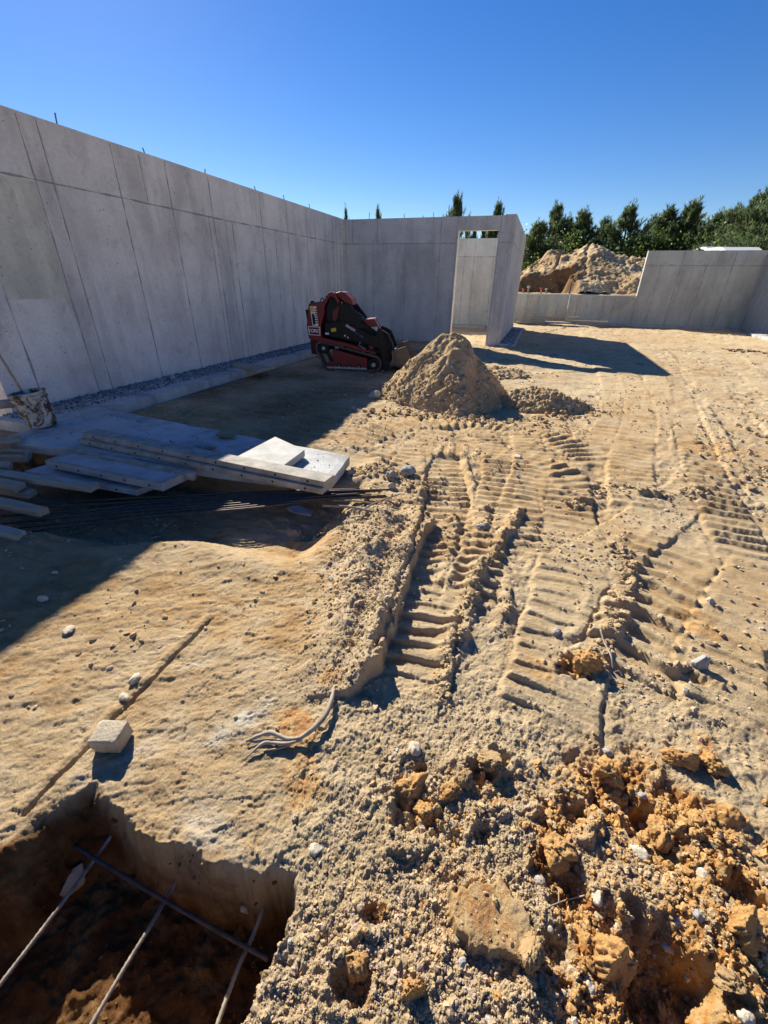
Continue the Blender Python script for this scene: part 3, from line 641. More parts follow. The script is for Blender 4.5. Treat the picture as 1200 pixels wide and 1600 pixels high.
# ------------------------------------------------------------------ concrete walls
def wall(name, label, p0, p1, thick, z0, z1, mat, seams=(), side=-1, joint=2.435, topseams=True, skip=(), panels=(), parent=None):
    """wall from p0 to p1; thick grows to the left of p0->p1 ; seams on the face side"""
    p0 = Vector((*p0, 0)); p1 = Vector((*p1, 0)); L = (p1-p0).length; rz = math.atan2(p1.y-p0.y, p1.x-p0.x)
    mb = MB(); ny = thick
    mb.prism([(0, 0, z1), (L, 0, z1), (L, thick, z1), (0, thick, z1)][::1], (0, 0, z0-z1))
    mb.m = 1
    rnd = random.Random(hash(label) & 255 if False else len(label)*7+int(L*10))
    def fin(a, b_, wv=.007):
        # irregular thin fin of grout along a->b on the face y=0
        A, B = Vector(a), Vector(b_); n = max(3, int((B-A).length/.12)); d = (B-A).normalized(); nn = Vector((0, -1, 0)); t = d.cross(nn)
        off = 0; V = []; 
        for i in range(n+1):
            off += rnd.uniform(-.0022, .0022); off *= .9; w_ = wv*(2.1 if p0.y > 20 else 1)*rnd.choice((.25, .6, .9, 1.1, 1.7)); dp = rnd.uniform(.002, .0065)
            c = A.lerp(B, i/n)+t*off; V += [c-t*w_+nn*.0004, c+nn*dp, c+t*w_+nn*.0004]
        Fs = []
        for i in range(n): Fs += [(i*3, i*3+1, i*3+4, i*3+3), (i*3+1, i*3+2, i*3+5, i*3+4)]
        mb.add(V, Fs)
    for s in seams:
        x, za, zb = s if isinstance(s, tuple) else (s, z0+.02, z1-.03)
        fin((x, 0, max(za, z0)), (x+rnd.uniform(-.012, .012), 0, zb), .0085)
    if joint and z1 > joint: 
        for a, b_ in ([(0, L)] if not skip else skip): fin((a+.01, 0, joint), (b_-.01, 0, joint-.005), .009)
    o = mb.build(name, [mat, M_seam], None, 0); o.location = (p0.x, p0.y, 0); o.rotation_euler = (0, 0, rz)
    tag(o, label, 'wall'); return o
XL = -5.65
# main left wall: face x = -5.65 (local x runs along +y from y=3.24)
def ly(*a): return [v-3.24 for v in a]
lw = wall('concrete_wall', 'long tall grey concrete wall in shade running back along the left side', (XL, 13.25), (XL, 3.24), -.25, -.3, 3.03, M_wall) if False else None
def face_wall(label, start, direction, L, thick, z0, z1, mat, seams, joint=2.435, skip=None, name='concrete_wall', holes=None):
    """face passes through start, runs along direction; the viewer's side is to the right of direction when thick>0"""
    d = Vector((*direction, 0)).normalized(); p1 = (start[0]+d.x*L, start[1]+d.y*L)
    return wall(name, label, start, p1, thick, z0, z1, mat, seams, joint=joint, skip=skip)
sl = []
for yv in (4.387, 5.539, 6.473, 7.414, 7.93, 8.932, 9.951, 10.858, 11.846, 12.55): sl.append((yv-3.24, .02, 3.0 if yv not in (7.93,) else 2.435))
sl += [(4.599-3.24, .05, 3.0), (7.30-3.24, .1, 2.43), (7.746-3.24, .04, 2.43), (3.62-3.24, .0, 2.2), (11.3-3.24, 0, 3.0), (12.32-3.24, .1, 3.0), (12.8-3.24, .1, 3.0), (6.0-3.24, 2.45, 2.98), (9.4-3.24, 1.0, 2.43)]
w1 = face_wall('long tall grey concrete wall in shade running back along the left side', (XL, 3.24), (0, 1), 10.01, .25, -.3, 3.03, M_wall, sl)
# beyond the doorway, nearer than the frame (casts the shade over the left foreground)
w0 = face_wall('near end of the left concrete wall, before the opening', (XL, -6), (0, 1), 8.1, .25, -.3, 3.03, M_wall, [1, 2, 3, 4, 5, 6, 7])
hd = MB().box((XL-.125, 2.67, 2.875), (.25, 1.139, .31)).build('opening_header', M_wall); tag(hd, 'concrete lintel spanning the opening near the left end of the long wall', 'lintel')
# smooth ochre-tinted patch panel in the wall
pb = MB(); a = PX(8, 300, XL); 
pb.box((XL+.003, 4.0, 1.83), (.006, .72, 1.17)); pp = pb.build('patch_panel', mat_concrete('ochre_patch', base=(.60, .585, .50), forms=False, seed=8.8, stain=.5)); pp.parent = w1; pp.matrix_parent_inverse = w1.matrix_basis.inverted() if False else Matrix.Identity(4)
wm = Matrix.Translation((XL, 3.24, 0)) @ Matrix.Rotation(math.pi/2, 4, 'Z'); pp.matrix_basis = wm.inverted()
# back wall with doorway (joined as one wall: left piece, header, post)
YB = 13.0
mb = MB(); mb.m = 0
xs0, xd0, xd1, xe = XL+.001, -2.385, -1.355, -.985
mb.box(((xs0+xd0)/2, YB+.125, 1.35), (xd0-xs0, .25, 3.32)); mb.box(((xd1+xe)/2, YB+.125, 1.35), (xe-xd1, .25, 3.32))
mb.box(((xd0+xd1)/2, YB+.125, 2.86), (xd1-xd0, .249, .30))
mb.m = 1
rnd = random.Random(5)
def fin_w(A, B, nrm, wv=.008):
    A, B, nn = Vector(A), Vector(B), Vector(nrm); n = max(3, int((B-A).length/.12)); d = (B-A).normalized(); t = d.cross(nn); off = 0; V = []
    for i in range(n+1):
        off = (off+rnd.uniform(-.003, .003))*.9; w_ = wv*rnd.uniform(.4, 1.3); c = A.lerp(B, i/n)+t*off; V += [c-t*w_+nn*.0005, c+nn*rnd.uniform(.002, .006), c+t*w_+nn*.0005]
    mb.add(V, [f for i in range(n) for f in ((i*3, i*3+1, i*3+4, i*3+3), (i*3+1, i*3+2, i*3+5, i*3+4))])
for x, za, zb in ((-5.35, 2.43, 3.), (-4.72, 0, 2.43), (-4.62, 2.43, 3.), (-3.80, 0, 2.43), (-2.83, 0, 3.0), (-2.42, 0, 3.), (-5.56, 0, 3), (-1.32, .1, 3.), (-2.22, 2.72, 3.0), (-1.06, 0, 3.)):
    fin_w((x, YB, za), (x+rnd.uniform(-.01, .01), YB, zb), (0, -1, 0))
fin_w((XL+.01, YB, 2.435), (xd0-.01, YB, 2.43), (0, -1, 0), .010); fin_w((xd1+.01, YB, 2.43), (xe-.01, YB, 2.43), (0, -1, 0), .01)
w2 = mb.build('concrete_wall', [M_wall2, M_seam]); tag(w2, 'grey concrete wall across the back with a tall doorway opening near its right end', 'wall')
# return wall of the back room
w3 = face_wall('narrow-looking return wall running away behind the doorway post', (xe+.02, YB-.002), (0, 1), 5.9, .27, -.3, 3.028, M_wall2, [.9, 1.6, 2.5, 3.4, 4.3, 5.1])
# inner wall seen through the doorway
M_wall4 = mat_concrete('wall_concrete_d', base=(.60, .61, .57), off=.2, seed=12.4, stain=.4)
w4 = face_wall('concrete wall inside the room seen through the doorway, pines above it', (XL-.4, 18.95), (1, 0), 4.42, .25, -.3, 3.02, M_wall4, [1.0, 1.9, 2.9, 3.28, 4.0])
# far wall: high part, low part with recess, right return
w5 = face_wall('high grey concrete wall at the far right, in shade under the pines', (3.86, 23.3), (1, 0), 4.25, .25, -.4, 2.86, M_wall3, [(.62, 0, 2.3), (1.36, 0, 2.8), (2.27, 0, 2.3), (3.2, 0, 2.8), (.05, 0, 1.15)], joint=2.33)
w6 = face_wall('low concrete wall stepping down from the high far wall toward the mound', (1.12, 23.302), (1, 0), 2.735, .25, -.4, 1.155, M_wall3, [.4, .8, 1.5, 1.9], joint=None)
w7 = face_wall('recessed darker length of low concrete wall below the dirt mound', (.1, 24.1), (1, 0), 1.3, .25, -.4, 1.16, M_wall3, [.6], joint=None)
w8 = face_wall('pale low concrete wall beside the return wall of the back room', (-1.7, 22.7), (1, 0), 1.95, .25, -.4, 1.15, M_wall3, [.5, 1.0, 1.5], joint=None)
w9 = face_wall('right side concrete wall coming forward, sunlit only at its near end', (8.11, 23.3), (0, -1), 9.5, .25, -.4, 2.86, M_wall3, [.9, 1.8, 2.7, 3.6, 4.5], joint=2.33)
# rebar dowels in the wall tops
dn = 0
for x, y, hh in [(XL-.12, 4.95, .14), (XL-.12, 6.24, .10), (XL-.12, 7.53, .10), (XL-.12, 9.0, .10), (XL-.12, 10.1, .12), (XL-.12, 11.3, .12), (-4.9, YB+.12, .15), (-3.9, YB+.12, .10), (-3.1, YB+.12, .10)]:
    o = MB().tube([(0, 0, -.05), (.005, 0, hh*.5), (.012*random.choice((-1, 1)), .004, hh)], .008, 6).build('rebar_dowel', M_rust, loc=(x, y, 3.02)); dn += 1
    tag(o, 'short rusty rebar dowel sticking up from the top of the long left wall' if x < -5 else 'short rebar dowel sticking up from the top of the back wall', 'dowel', 'rebar dowels on the left wall' if x < -5 else 'rebar dowels on the back wall')

# ------------------------------------------------------------------ footings
def rough_slab(name, label, poly, zt, th, cat='footing', mat=None, bev=.012, parent=None):
    """slab with an uneven top: polygon corners (4), bilinear grid"""
    P = [np.array(p, float) for p in poly]; nu, nv = 60, 24; V = []; top = []
    for j in range(nv+1):
        for i in range(nu+1):
            u, v = i/nu, j/nv; p = (P[0]*(1-u)+P[1]*u)*(1-v)+(P[3]*(1-u)+P[2]*u)*v; V.append((p[0], p[1]))
    V = np.array(V); z = zt+.004*fbm(V[:, 0]*3, V[:, 1]*3, 3, 501)+.0015*fbm(V[:, 0]*18, V[:, 1]*18, 2, 502)
    ed = []
    for j in range(nv+1):
        for i in range(nu+1): ed.append(i in (0, nu) or j in (0, nv))
    ed = np.array(ed); z[ed] -= .006
    V[ed] += .006*np.stack([vn(V[ed, 0]*9, V[ed, 1]*9, 503), vn(V[ed, 0]*9, V[ed, 1]*9, 504)], 1)
    top = [(V[k, 0], V[k, 1], z[k]) for k in range(len(V))]; n = nu+1
    Fs = [(j*n+i, j*n+i+1, (j+1)*n+i+1, (j+1)*n+i) for j in range(nv) for i in range(nu)]
    rim = [i for i in range(nu)]+[j*n+nu for j in range(nv)]+[nv*n+i for i in range(nu, 0, -1)]+[j*n for j in range(nv, 0, -1)]
    b = len(top); bot = [(top[k][0], top[k][1], zt-th) for k in rim]
    m = MB(); m.add(top+bot, Fs+[(rim[k], b+k, b+(k+1) % len(rim), rim[(k+1) % len(rim)])[::-1][::-1] for k in range(len(rim))])
    o = m.build(name, mat or M_foot, smooth=False); tag(o, label, cat); return o
ft_z = .078
c = [G(-60, 700, ft_z), G(508, 764, ft_z), G(547, 712, ft_z), G(205, 645, ft_z)]
fB = [( -4.83, 2.52), (-1.37, 2.72), (-1.44, 3.35), (-4.83, 3.76)]
rough_slab('strip_footing', 'broad flat concrete footing slab reaching out from the left wall, form panels lying on it', fB, ft_z, .085)
rough_slab('strip_footing', 'narrow concrete footing ledge along the foot of the long left wall', [(XL, 3.0), (-4.835, 3.0), (-4.82, 12.99), (XL, 12.99)], .075, .2)
rough_slab('strip_footing', 'footing ledge outside the return wall beside the doorway post', [(-.96, 13.0-.12), (-.55, 13.0-.12), (-.55, 18.9), (-.96, 18.9)], .05, .2)
rough_slab('strip_footing', 'concrete footing ledge at the base of the wall inside the room', [(-6, 18.55), (-1.3, 18.55), (-1.3, 18.94), (-6, 18.94)], .05, .2)
rough_slab('strip_footing', 'footing ledge along the base of the far high wall', [(.2, 22.95), (8.1, 22.95), (8.1, 23.29), (.2, 23.29)], .03, .2)
rough_slab('strip_footing', 'white sunlit footing ledge sticking out at the far right edge', [(7.45, 14.), (8.1, 14.), (8.1, 20.6), (7.45, 20.6)], .05, .2)
# gravel strips
def gravel(name, label, poly, zt, n, s0, s1, tint=(.26, .265, .28)):
    P = [np.array(p, float) for p in poly]; u = RNG.random((n, 1)); v = RNG.random((n, 1))**1.3
    p = (P[0]*(1-u)+P[1]*u)*(1-v)+(P[3]*(1-u)+P[2]*u)*v; s = s0*(s1/s0)**(RNG.random(n)**2)
    T = np.array(tint)[None]*RNG.uniform(.45, 1.35, (n, 1)); T = np.concatenate([T, np.ones((n, 1))], 1)
    V, Fc, Tc = scatter(np.stack([p[:, 0], p[:, 1], zt+s*.3], 1), s, T, IC1)
    o = np_mesh(name, V, Fc, M_clod, attr=('tint', Tc)); tag(o, label, 'gravel', kind='stuff')
gravel('gravel', 'dark gravel strewn on the footing along the left wall', [(XL+.02, 3.1), (XL+.02, 12.9), (XL+.55, 12.9), (XL+.55, 3.1)], .075, 6000, .008, .028)
gravel('gravel', 'dark grit scattered over the broad footing slab', [(-4.8, 3.6), (-1.5, 3.25), (-1.5, 2.8), (-4.8, 2.6)], .078, 320, .003, .011)
gravel('gravel', 'dark gravel on the ledge beside the doorway post', [(-.95, 13.0), (-.95, 18), (-.6, 18), (-.6, 13.)], .05, 900, .01, .03)
gravel('gravel', 'pale gravel on the sunlit footing at the right edge', [(8.08, 14.0), (8.08, 20.4), (7.6, 20.4), (7.6, 14.)], .05, 600, .01, .03, (.4, .4, .4))

# ------------------------------------------------------------------ form panels and boards
def quad_px(px4, z, zlist=None): return [G(a, b, (zlist[i] if zlist else z)) for i, (a, b) in enumerate(px4)]
def plate(name, label, q, th, mats, cat, group=None, bev=.004, rim=False, holes=0):
    """q: four top corners (front-left, front-right, back-right, back-left)"""
    c0 = sum(q)/4; q = [p-c0 for p in q]; m = MB(); m.prism([tuple(p) for p in q], (0, 0, -th))
    root = m.build(name, mats[0], bevel=bev, loc=tuple(c0)); tag(root, label, cat, group)
    if rim:
        r = MB(); ins = .035; inner = []
        for i in range(4):
            a = (q[(i+1) % 4]-q[i]); b_ = (q[(i-1) % 4]-q[i]); inner.append(q[i]+a/np.linalg.norm(a)*ins+b_/np.linalg.norm(b_)*ins)
        up = np.array([0, 0, .006])
        V = [tuple(p+up) for p in q]+[tuple(p+up) for p in inner]+[tuple(p-up*.2) for p in inner]+[tuple(p-up*.2) for p in q]
        r.add(V, [(i, (i+1) % 4, 4+(i+1) % 4, 4+i) for i in range(4)]+[(4+i, 4+(i+1) % 4, 8+(i+1) % 4, 8+i) for i in range(4)]+[(i, 12+i, 12+(i+1) % 4, (i+1) % 4) for i in range(4)])
        r.build('rim', mats[1] if len(mats) > 1 else mats[0], root)
    if holes:
        hb = MB(); a, b_ = q[0], q[1]; d = (b_-a)/np.linalg.norm(b_-a); nrm = np.array([d[1], -d[0], 0])
        for k in range(holes):
            p = a+(b_-a)*((k+.5)/holes)+np.array([0, 0, -th*.5]); p = p-nrm*.004
            hb.tube([p, p+nrm*.006], .010, 10)
        o = hb.build('bolt_hole', M_dark, root); o['kind'] = 'stuff'
        root.data.materials.append(M_dark)
    return root
def bar2(A, B, w_, z):
    A = np.array([A[0], A[1], z]); B = np.array([B[0], B[1], z]); d = (B-A)/np.linalg.norm(B-A); n_ = np.array([-d[1], d[0], 0])*w_
    return [A, B, B+n_, A+n_]
A_ = G(128, 676, .178); B_ = G(507, 753, .178)
plate('form_panel', 'upper of two long narrow form panels stacked along the front edge of the slab', bar2(A_, B_, .15, .178), .046, [M_form], 'form panel', 'long form panels', holes=9)
A_ = G(122, 686, .130); B_ = G(503, 764, .130)
plate('form_panel', 'lower of two long narrow form panels stacked along the front edge of the slab', bar2(A_, B_, .16, .130), .048, [M_form], 'form panel', 'long form panels', holes=9)
plate('form_panel', 'small squarish pale form panel lying on the sunlit end of the slab', quad_px([(368, 714), (427, 739), (476, 703), (430, 682)], .158), .062, [M_alu2, M_form], 'form panel', holes=3)
plate('form_panel', 'blue-grey form panel with raised rim lying in front of the slab', quad_px([(70, 720), (252, 757), (290, 740), (114, 706)], .08), .06, [M_alu, M_form], 'form panel', rim=True, holes=5)
plate('form_panel', 'lower blue-grey form panel half hidden under the rimmed one', quad_px([(38, 736), (212, 766), (250, 752), (78, 724)], -.01), .05, [M_alu, M_form], 'form panel', rim=False, holes=3)
plate('form_panel', 'long thin form rail lying behind the blue-grey panel, against the slab', quad_px([(113, 702), (300, 741), (306, 737), (120, 699)], .10), .06, [M_form], 'form panel')
plate('wooden_board', 'longest grey board at the left edge, pointing at the blue-grey panels', quad_px([(-160, 717), (139, 762), (154, 754), (-120, 716)], .06), .045, [M_woodg], 'board', 'boards at the left edge')
plate('wooden_board', 'short pale board under the longest board at the left edge', quad_px([(-120, 728), (22, 763), (39, 753), (-90, 730)], .055), .045, [M_wood], 'board', 'boards at the left edge')
plate('wooden_board', 'dark board hidden below the short pale board at the left edge', quad_px([(-120, 745), (42, 772), (56, 764), (-90, 738)], 0.), .045, [M_woodg], 'board', 'boards at the left edge')
plate('wooden_board', 'thick pale board with a cut end, third from the front at the left edge', quad_px([(-120, 762), (56, 799), (75, 792), (-90, 756)], .04), .05, [M_wood], 'board', 'boards at the left edge')
plate('wooden_board', 'frontmost pale grey board at the left edge, nearest the dirt bank', quad_px([(-100, 808), (25, 838), (40, 829), (-80, 798)], .03), .04, [M_woodg], 'board', 'boards at the left edge')
plate('wooden_board', 'orange-tan board lying on the slab below the bucket', quad_px([(-60, 697), (33, 686), (32, 680), (-60, 689)], .12), .03, [M_wood], 'board')
plate('wooden_board', 'stubby pale block of wood left of the blue-grey panels', quad_px([(-60, 725), (12, 729), (18, 721), (-50, 714)], .06), .05, [M_wood], 'board')
# shallow open frame (three rails)
fr = empty('timber_tray', tuple(G(20, 705, .06))); tag(fr, 'shallow open timber tray lying at the left edge above the boards', 'timber tray')
c0 = G(20, 705, .06)
for pq in ([(-70, 712), (38, 713), (41, 710), (-70, 709)], [(-70, 700), (46, 705), (48, 703), (-70, 697)], [(34, 713), (40, 713), (48, 704), (42, 704)]):
    q = [p-c0 for p in quad_px(pq, .06)]; MB().prism([tuple(p) for p in q], (0, 0, -.06)).build('rail', M_wood, fr, bevel=.003)
# stones lying on the slab
def rock(name, label, p, s, mat, group=None, cat='stone', sc3=(1, .8, .6), seed=0, rz=0, sub=IC4, rough=.22, sink=.25, ang=0, parent=None, fine=.03):
    bv, bf = sub; r = np.random.default_rng(seed+11); v = bv.copy()
    q = v*1.6+r.uniform(0, 50, 3); dis = 1+rough*(fbm(q[:, 0]+q[:, 2]*.7, q[:, 1]-q[:, 2]*.5, 3, seed))+fine*(fbm(v[:, 0]*7+v[:, 2]*4, v[:, 1]*7-v[:, 2]*5, 4, seed+9, .75)) + .04*fbm(v[:, 0]*9+v[:, 2]*5, v[:, 1]*9, 2, seed+5)
    v = v*dis[:, None]
    if ang:   # planar facets
        for _ in range(ang):
            n_ = r.normal(size=3); n_ /= np.linalg.norm(n_); dd = v@n_; lim = r.uniform(.45, .75); v = v-np.maximum(dd-lim, 0)[:, None]*n_
    v = v*np.array(sc3)*s; zmin = v[:, 2].min(); v[:, 2] -= zmin+ (v[:, 2].max()-zmin)*sink
    o = np_mesh(name, v, bf, mat); o.location = tuple(p); o.rotation_euler = (0, 0, rz); tag(o, label, cat, group); return o
rock('stone', 'dark mossy-looking lump lying on the shaded slab beside the small square panel', G(322, 701, .1), .085, M_stoneg, sc3=(1.2, .8, .45), seed=3, rz=.3)
rock('stone', 'flat brown lump on the slab, farther back than the dark lump', G(353, 681, .1), .085, simple('brown_lump', (.30, .25, .15), (.2, .16, .1), .9), sc3=(1.2, .9, .25), seed=4)
rock('stone', 'rounded pale stone resting on the gravel at the foot of the left wall', G(270, 592, .08), .035, M_stone, sc3=(1, 1, 1.1), seed=5)
plate('wooden_plank', 'dark plank lying across the footing ledge near the left wall foot', quad_px([(362, 570), (402, 578), (425, 573), (372, 566)], .12), .05, [M_woodg], 'plank')

# rebar bundle under the panels
def rod(name, label, pts, r, mat, group=None, cat='rebar', ribs=True, parent=None):
    P = smooth_line(np.array(pts, float), 8); c0 = P[0].copy(); P = P-c0
    if ribs:
        seg = []; rr = []
        L = np.concatenate([[0], np.cumsum(np.linalg.norm(np.diff(P, axis=0), axis=1))]); n = int(L[-1]/.006)
        if n < 1500:
            t = np.linspace(0, L[-1], n); P = np.stack([np.interp(t, L, P[:, k]) for k in range(3)], 1); rr = [r*(1.16 if k % 2 else .94) for k in range(n)]
        else: rr = r
    else: rr = r
    o = MB().tube([tuple(p) for p in P], rr, 8).build(name, mat, smooth=True, loc=tuple(c0)); tag(o, label, cat, group); return o
for k in range(9):
    x1 = 560+random.uniform(0, 62); y1 = 764+k*1.6+random.uniform(-1, 1); x0 = random.uniform(-40, 110); y0 = 786+k*5.5
    z1 = .06-.01*k*.5+random.uniform(-.01, .02)
    pts = [G(x0, y0+6, -.06), G(200+random.uniform(-30, 30), 779+k*4.2, -.07), G(400, 769+k*3.0, -.03), G(500, 766+k*1.9, z1*.7), G(x1, y1, z1)]
    rod('rebar', 'long black rebar rod in the bundle poking out from under the form panels', pts, .008, M_rust, 'bundled rebar rods', ribs=False)
for k, (a, b_) in enumerate([((505, 790), (585, 800)), ((520, 782), (600, 790)), ((560, 800), (625, 772)), ((585, 790), (606, 822))]):
    rod('dry_stick', ['dry stick just below the rebar ends', 'thin crooked stick beside the rebar ends', 'stick slanting up to the right past the rebar ends', 'thin twig bent toward the viewer near the rebar ends'][k], [G(*a, .03), G((a[0]+b_[0])/2, (a[1]+b_[1])/2-3, .05), G(*b_, .03)], [.009, .006, .006, .003][k], M_root, cat='stick', ribs=False)
rock('concrete_chunk', 'flat slab-like concrete chunk sticking out below the form panels', G(468, 800, -.05), .11, M_gravel, cat='concrete chunk', sc3=(1.1, .45, .28), seed=8, ang=5, rz=-.35)
for px, py, s, lab, sd_ in [(547, 742, .035, 'small grey stone by the right corner of the slab', 20), (612, 746, .05, 'largest grey rock in the rubble right of the slab', 21), (612, 761, .03, 'small pale rock just above the rebar ends', 22), (637, 741, .06, 'long tan clod on top of the rubble right of the slab', 23), (585, 622, .085, 'grey-white rock in the shade at the left foot of the tall sand pile', 24), (778, 638, .05, 'pale stone between the two sand piles', 25)]:
    rock('stone', lab, GH(px, py), s, M_stone if sd_ in (22, 24, 25) else M_stoneg, seed=sd_, ang=4, sc3=(1.1, .9, .8), sink=.2)

# ------------------------------------------------------------------ bucket with pipes
bp = G(68, 664, .09); bk = empty('bucket', tuple(bp), .3); tag(bk, 'dark plastic bucket caked with dried concrete, standing by the left wall', 'bucket'); bk.rotation_euler = (R_(3), R_(-5), .3)
m = MB(); m.lathe([(0, .0), (.125, .0), (.13, .006), (.15, .30), (.152, .34), (.162, .342), (.162, .352), (.146, .353), (.142, .32), (.122, .02), (0, .018)], n=36); m.build('pail', M_bucket, bk, smooth=True)
m = MB(); m.lathe([(.150, .285), (.162, .287), (.162, .297), (.150, .299)], n=36); m.build('rib', M_bucket, bk, smooth=True)
m = MB(); m.tube([(.158*math.cos(t)*1.0, -.158*math.sin(t)*.55-.05*math.sin(t), .29-.17*math.sin(t)) for t in np.linspace(0, math.pi, 18)], .003, 6); m.build('handle', M_silver, bk)
def pole(name, label, a, b_, r, mat, cat):
    a, b_ = Vector(a), Vector(b_); o = MB().tube([(0, 0, 0), tuple((b_-a)*.5+Vector((0, 0, .004))), tuple(b_-a)], r, 12).build(name, mat, smooth=True, loc=tuple(a)); tag(o, label, cat)
dep = 4.55
def at(px, py, depth): d = ray(px, py); return O+d*depth
dB = float((bp-O)@CM[2])
pole('tool_pole', 'slender pale wooden tool handle leaning out of the bucket to the upper left', at(52, 640, dB+.02), at(-70, 445, dB-.25), .014, M_wood, 'pole')
pole('pipe', 'thick pale grey pipe sticking out sideways to the left from the bucket', at(42, 628, dB-.05), at(-90, 642, dB-.25), .045, M_form, 'pipe')

# ------------------------------------------------------------------ brick, stones, roots in the foreground
def block(name, label, p, d, mat, rz, cat, seed=1):
    bv, bf = IC4; v = np.sign(bv)*np.abs(bv)**.15; v = v/np.abs(v).max(0); q = v
    v = v*(1+.05*fbm(q[:, 0]*3+q[:, 2]*2, q[:, 1]*3, 3, seed)[:, None]); v = v*np.array(d)/2; v[:, 2] += d[2]*.44
    o = np_mesh(name, v, bf, mat, smooth=False); o.location = tuple(p); o.rotation_euler = (R_(4), R_(-3), rz); tag(o, label, cat)
    o.data.polygons.foreach_set('use_smooth', [True]*len(bf)); return o
pbk = GH(172, 1160)
block('brick', 'pale broken brick lying beside the straight cut line near the hole', (pbk[0]+.01, pbk[1]+.01, pbk[2]), (.105, .085, .07), M_brick, .25, 'brick')
STN = [(840, 1377, 13, M_stone, 'smooth white pebble right of the flat brown clay slab', 4), (933, 1403, 13, M_stone, 'oval white pebble with dark speckles, below the orange clay'), (1000, 1335, 17, M_stone, 'wide cream pebble embedded in the middle of the orange clay'),
       (1097, 1367, 12, M_stone, 'egg-shaped white pebble beside a hollow in the orange clay'), (648, 1171, 14, M_stone, 'white angular stone above the clump of brown clods'), (495, 1331, 15, M_stone, 'rounded grey stone on the right rim of the dug hole'),
       (920, 1542, 15, M_stone, 'bright angular white stone near the bottom of the frame, left of the dark cavity'), (950, 1176, 9, M_stoneg, 'small grey round stone above the orange clay'), (1055, 1440, 11, M_stoneg, 'grey pebble on the edge above the dark cavity'),
       (1090, 1430, 11, M_stoneg, 'twin-tone grey pebble just right of the cavity edge pebble'), (1165, 1590, 15, M_stone, 'white flat stone at the bottom right corner'), (1090, 1512, 9, M_stone, 'tiny white stone inside the dark cavity'),
       (1000, 1250, 8, M_stoneg, 'little grey stone among orange crumbs'), (722, 1506, 11, M_stoneg, 'grey stone under the flat brown clay slab'), (858, 1450, 9, M_stone, 'thin upright pale stone beside the brown clods'),
       (87, 895, 6, M_stone, 'pale pebble at the left in the dark shade'), (107, 985, 12, M_stone, 'thin white shard of concrete lying in the shade at the left'), (68, 936, 10, M_stone, 'small white crumb of plaster in the shade at the left'),
       (212, 1062, 12, M_stone, 'flat pale stone resting on the cut line'), (195, 1092, 12, M_stone, 'rounded pale stone just below the flat one on the cut line'), (870, 988, 9, M_stoneg, 'small dark pebble at the edge of the faint track'),
       (1110, 940, 9, M_stone, 'light pebble on the right beside the deep curved tread'), (752, 825, 10, M_stoneg, 'dusty stone between the wheel ruts'), (808, 717, 10, M_stone, 'small white stone on the trodden ground below the tall pile'),
       (1030, 1498, 10, M_stone, 'small cream stone at the lower right, at the shadow border')]
for k, t in enumerate(STN):
    px, py, sz, mt, lab = t[:5]; p = GH(px, py); dpt = float((p-O)@CM[2]); s = .8*sz*dpt/FPX
    rock('stone', lab, p, s, mt, seed=40+k, ang=3 if k % 2 else 0, sc3=(1.05, .8, .62 if k != 16 else .25), rz=k*1.3, sink=.35, sub=IC4, rough=.16)
CLD = [(645, 1545, 21, 'upright orange clay clod with a long shadow at the bottom', (.8, .75, 1.3)), (640, 1235, 27, 'large brown clod in the clump above the centre pit', (1.1, .9, .8)), (660, 1265, 20, 'brown clod half sunk in the centre pit', (1, .9, .8)), (765, 1185, 17, 'brown clod at the upper right of the pit clump', (1, .9, .9)),
       (705, 1235, 14, 'small knobbly clod between the larger brown clods', (1, .9, .9)), (725, 1215, 14, 'round brown clod touching the knobbly one', (1, .9, .9)), (1070, 1178, 22, 'long orange clod above the orange clay field', (1.5, .8, .7)), (1110, 1185, 18, 'bright orange clod at the right of the long one', (1, .9, .8)),
       (950, 1205, 20, 'tan clod crowning the top of the orange clay field', (1, .9, 1)), (960, 1490, 34, 'large tan and orange clod on the left wall of the dark cavity', (.9, .9, 1.1)), (1030, 1300, 22, 'peach coloured clod in the middle of the orange clay', (1.1, .9, .8)), (830, 1480, 22, 'brown rounded clod below the flat brown slab', (.9, 1.1, .9)),
       (915, 1030, 20, 'dark brown clod at the foot of the curved tread', (1, .9, .8)), (1040, 1590, 20, 'tan clod at the bottom in front of the cavity', (1, .9, .8)), (1140, 1530, 20, 'big brown clod right of the cavity', (1.1, .9, .8)), (1165, 1440, 24, 'orange-brown clod near the right edge', (1.1, .9, .8)), (745, 1330, 0, '', (1, 1, 1)),
       (555, 1495, 22, 'crumbly orange lump beside the small pit at the bottom', (1.1, .9, .7)), (870, 1320, 26, 'pale orange clod at the left border of the clay field', (1.1, .9, .7)), (600, 1425, 12, 'little orange clod right of a small shadowed pit', (.8, .8, 1))]
for k, (px, py, sz, lab, s3) in enumerate(CLD):
    if not sz: continue
    p = GH(px, py+sz*.4); dpt = float((p-O)@CM[2]); s = sz*dpt/FPX
    rock('clay_clod', lab, p, s, M_ostone if k not in (3, 5, 11, 13, 14) else M_bclay, cat='clod', seed=140+k, ang=2, sc3=s3, rz=k*1.1, sink=.35, rough=.32, sub=IC5, fine=.09)
p = GH(1093, 1042); rock('concrete_chunk', 'grey jagged chunk standing up at the right, above the orange clay', p, .05, M_stoneg, cat='concrete chunk', seed=201, ang=6, sc3=(.8, .6, 1.0))
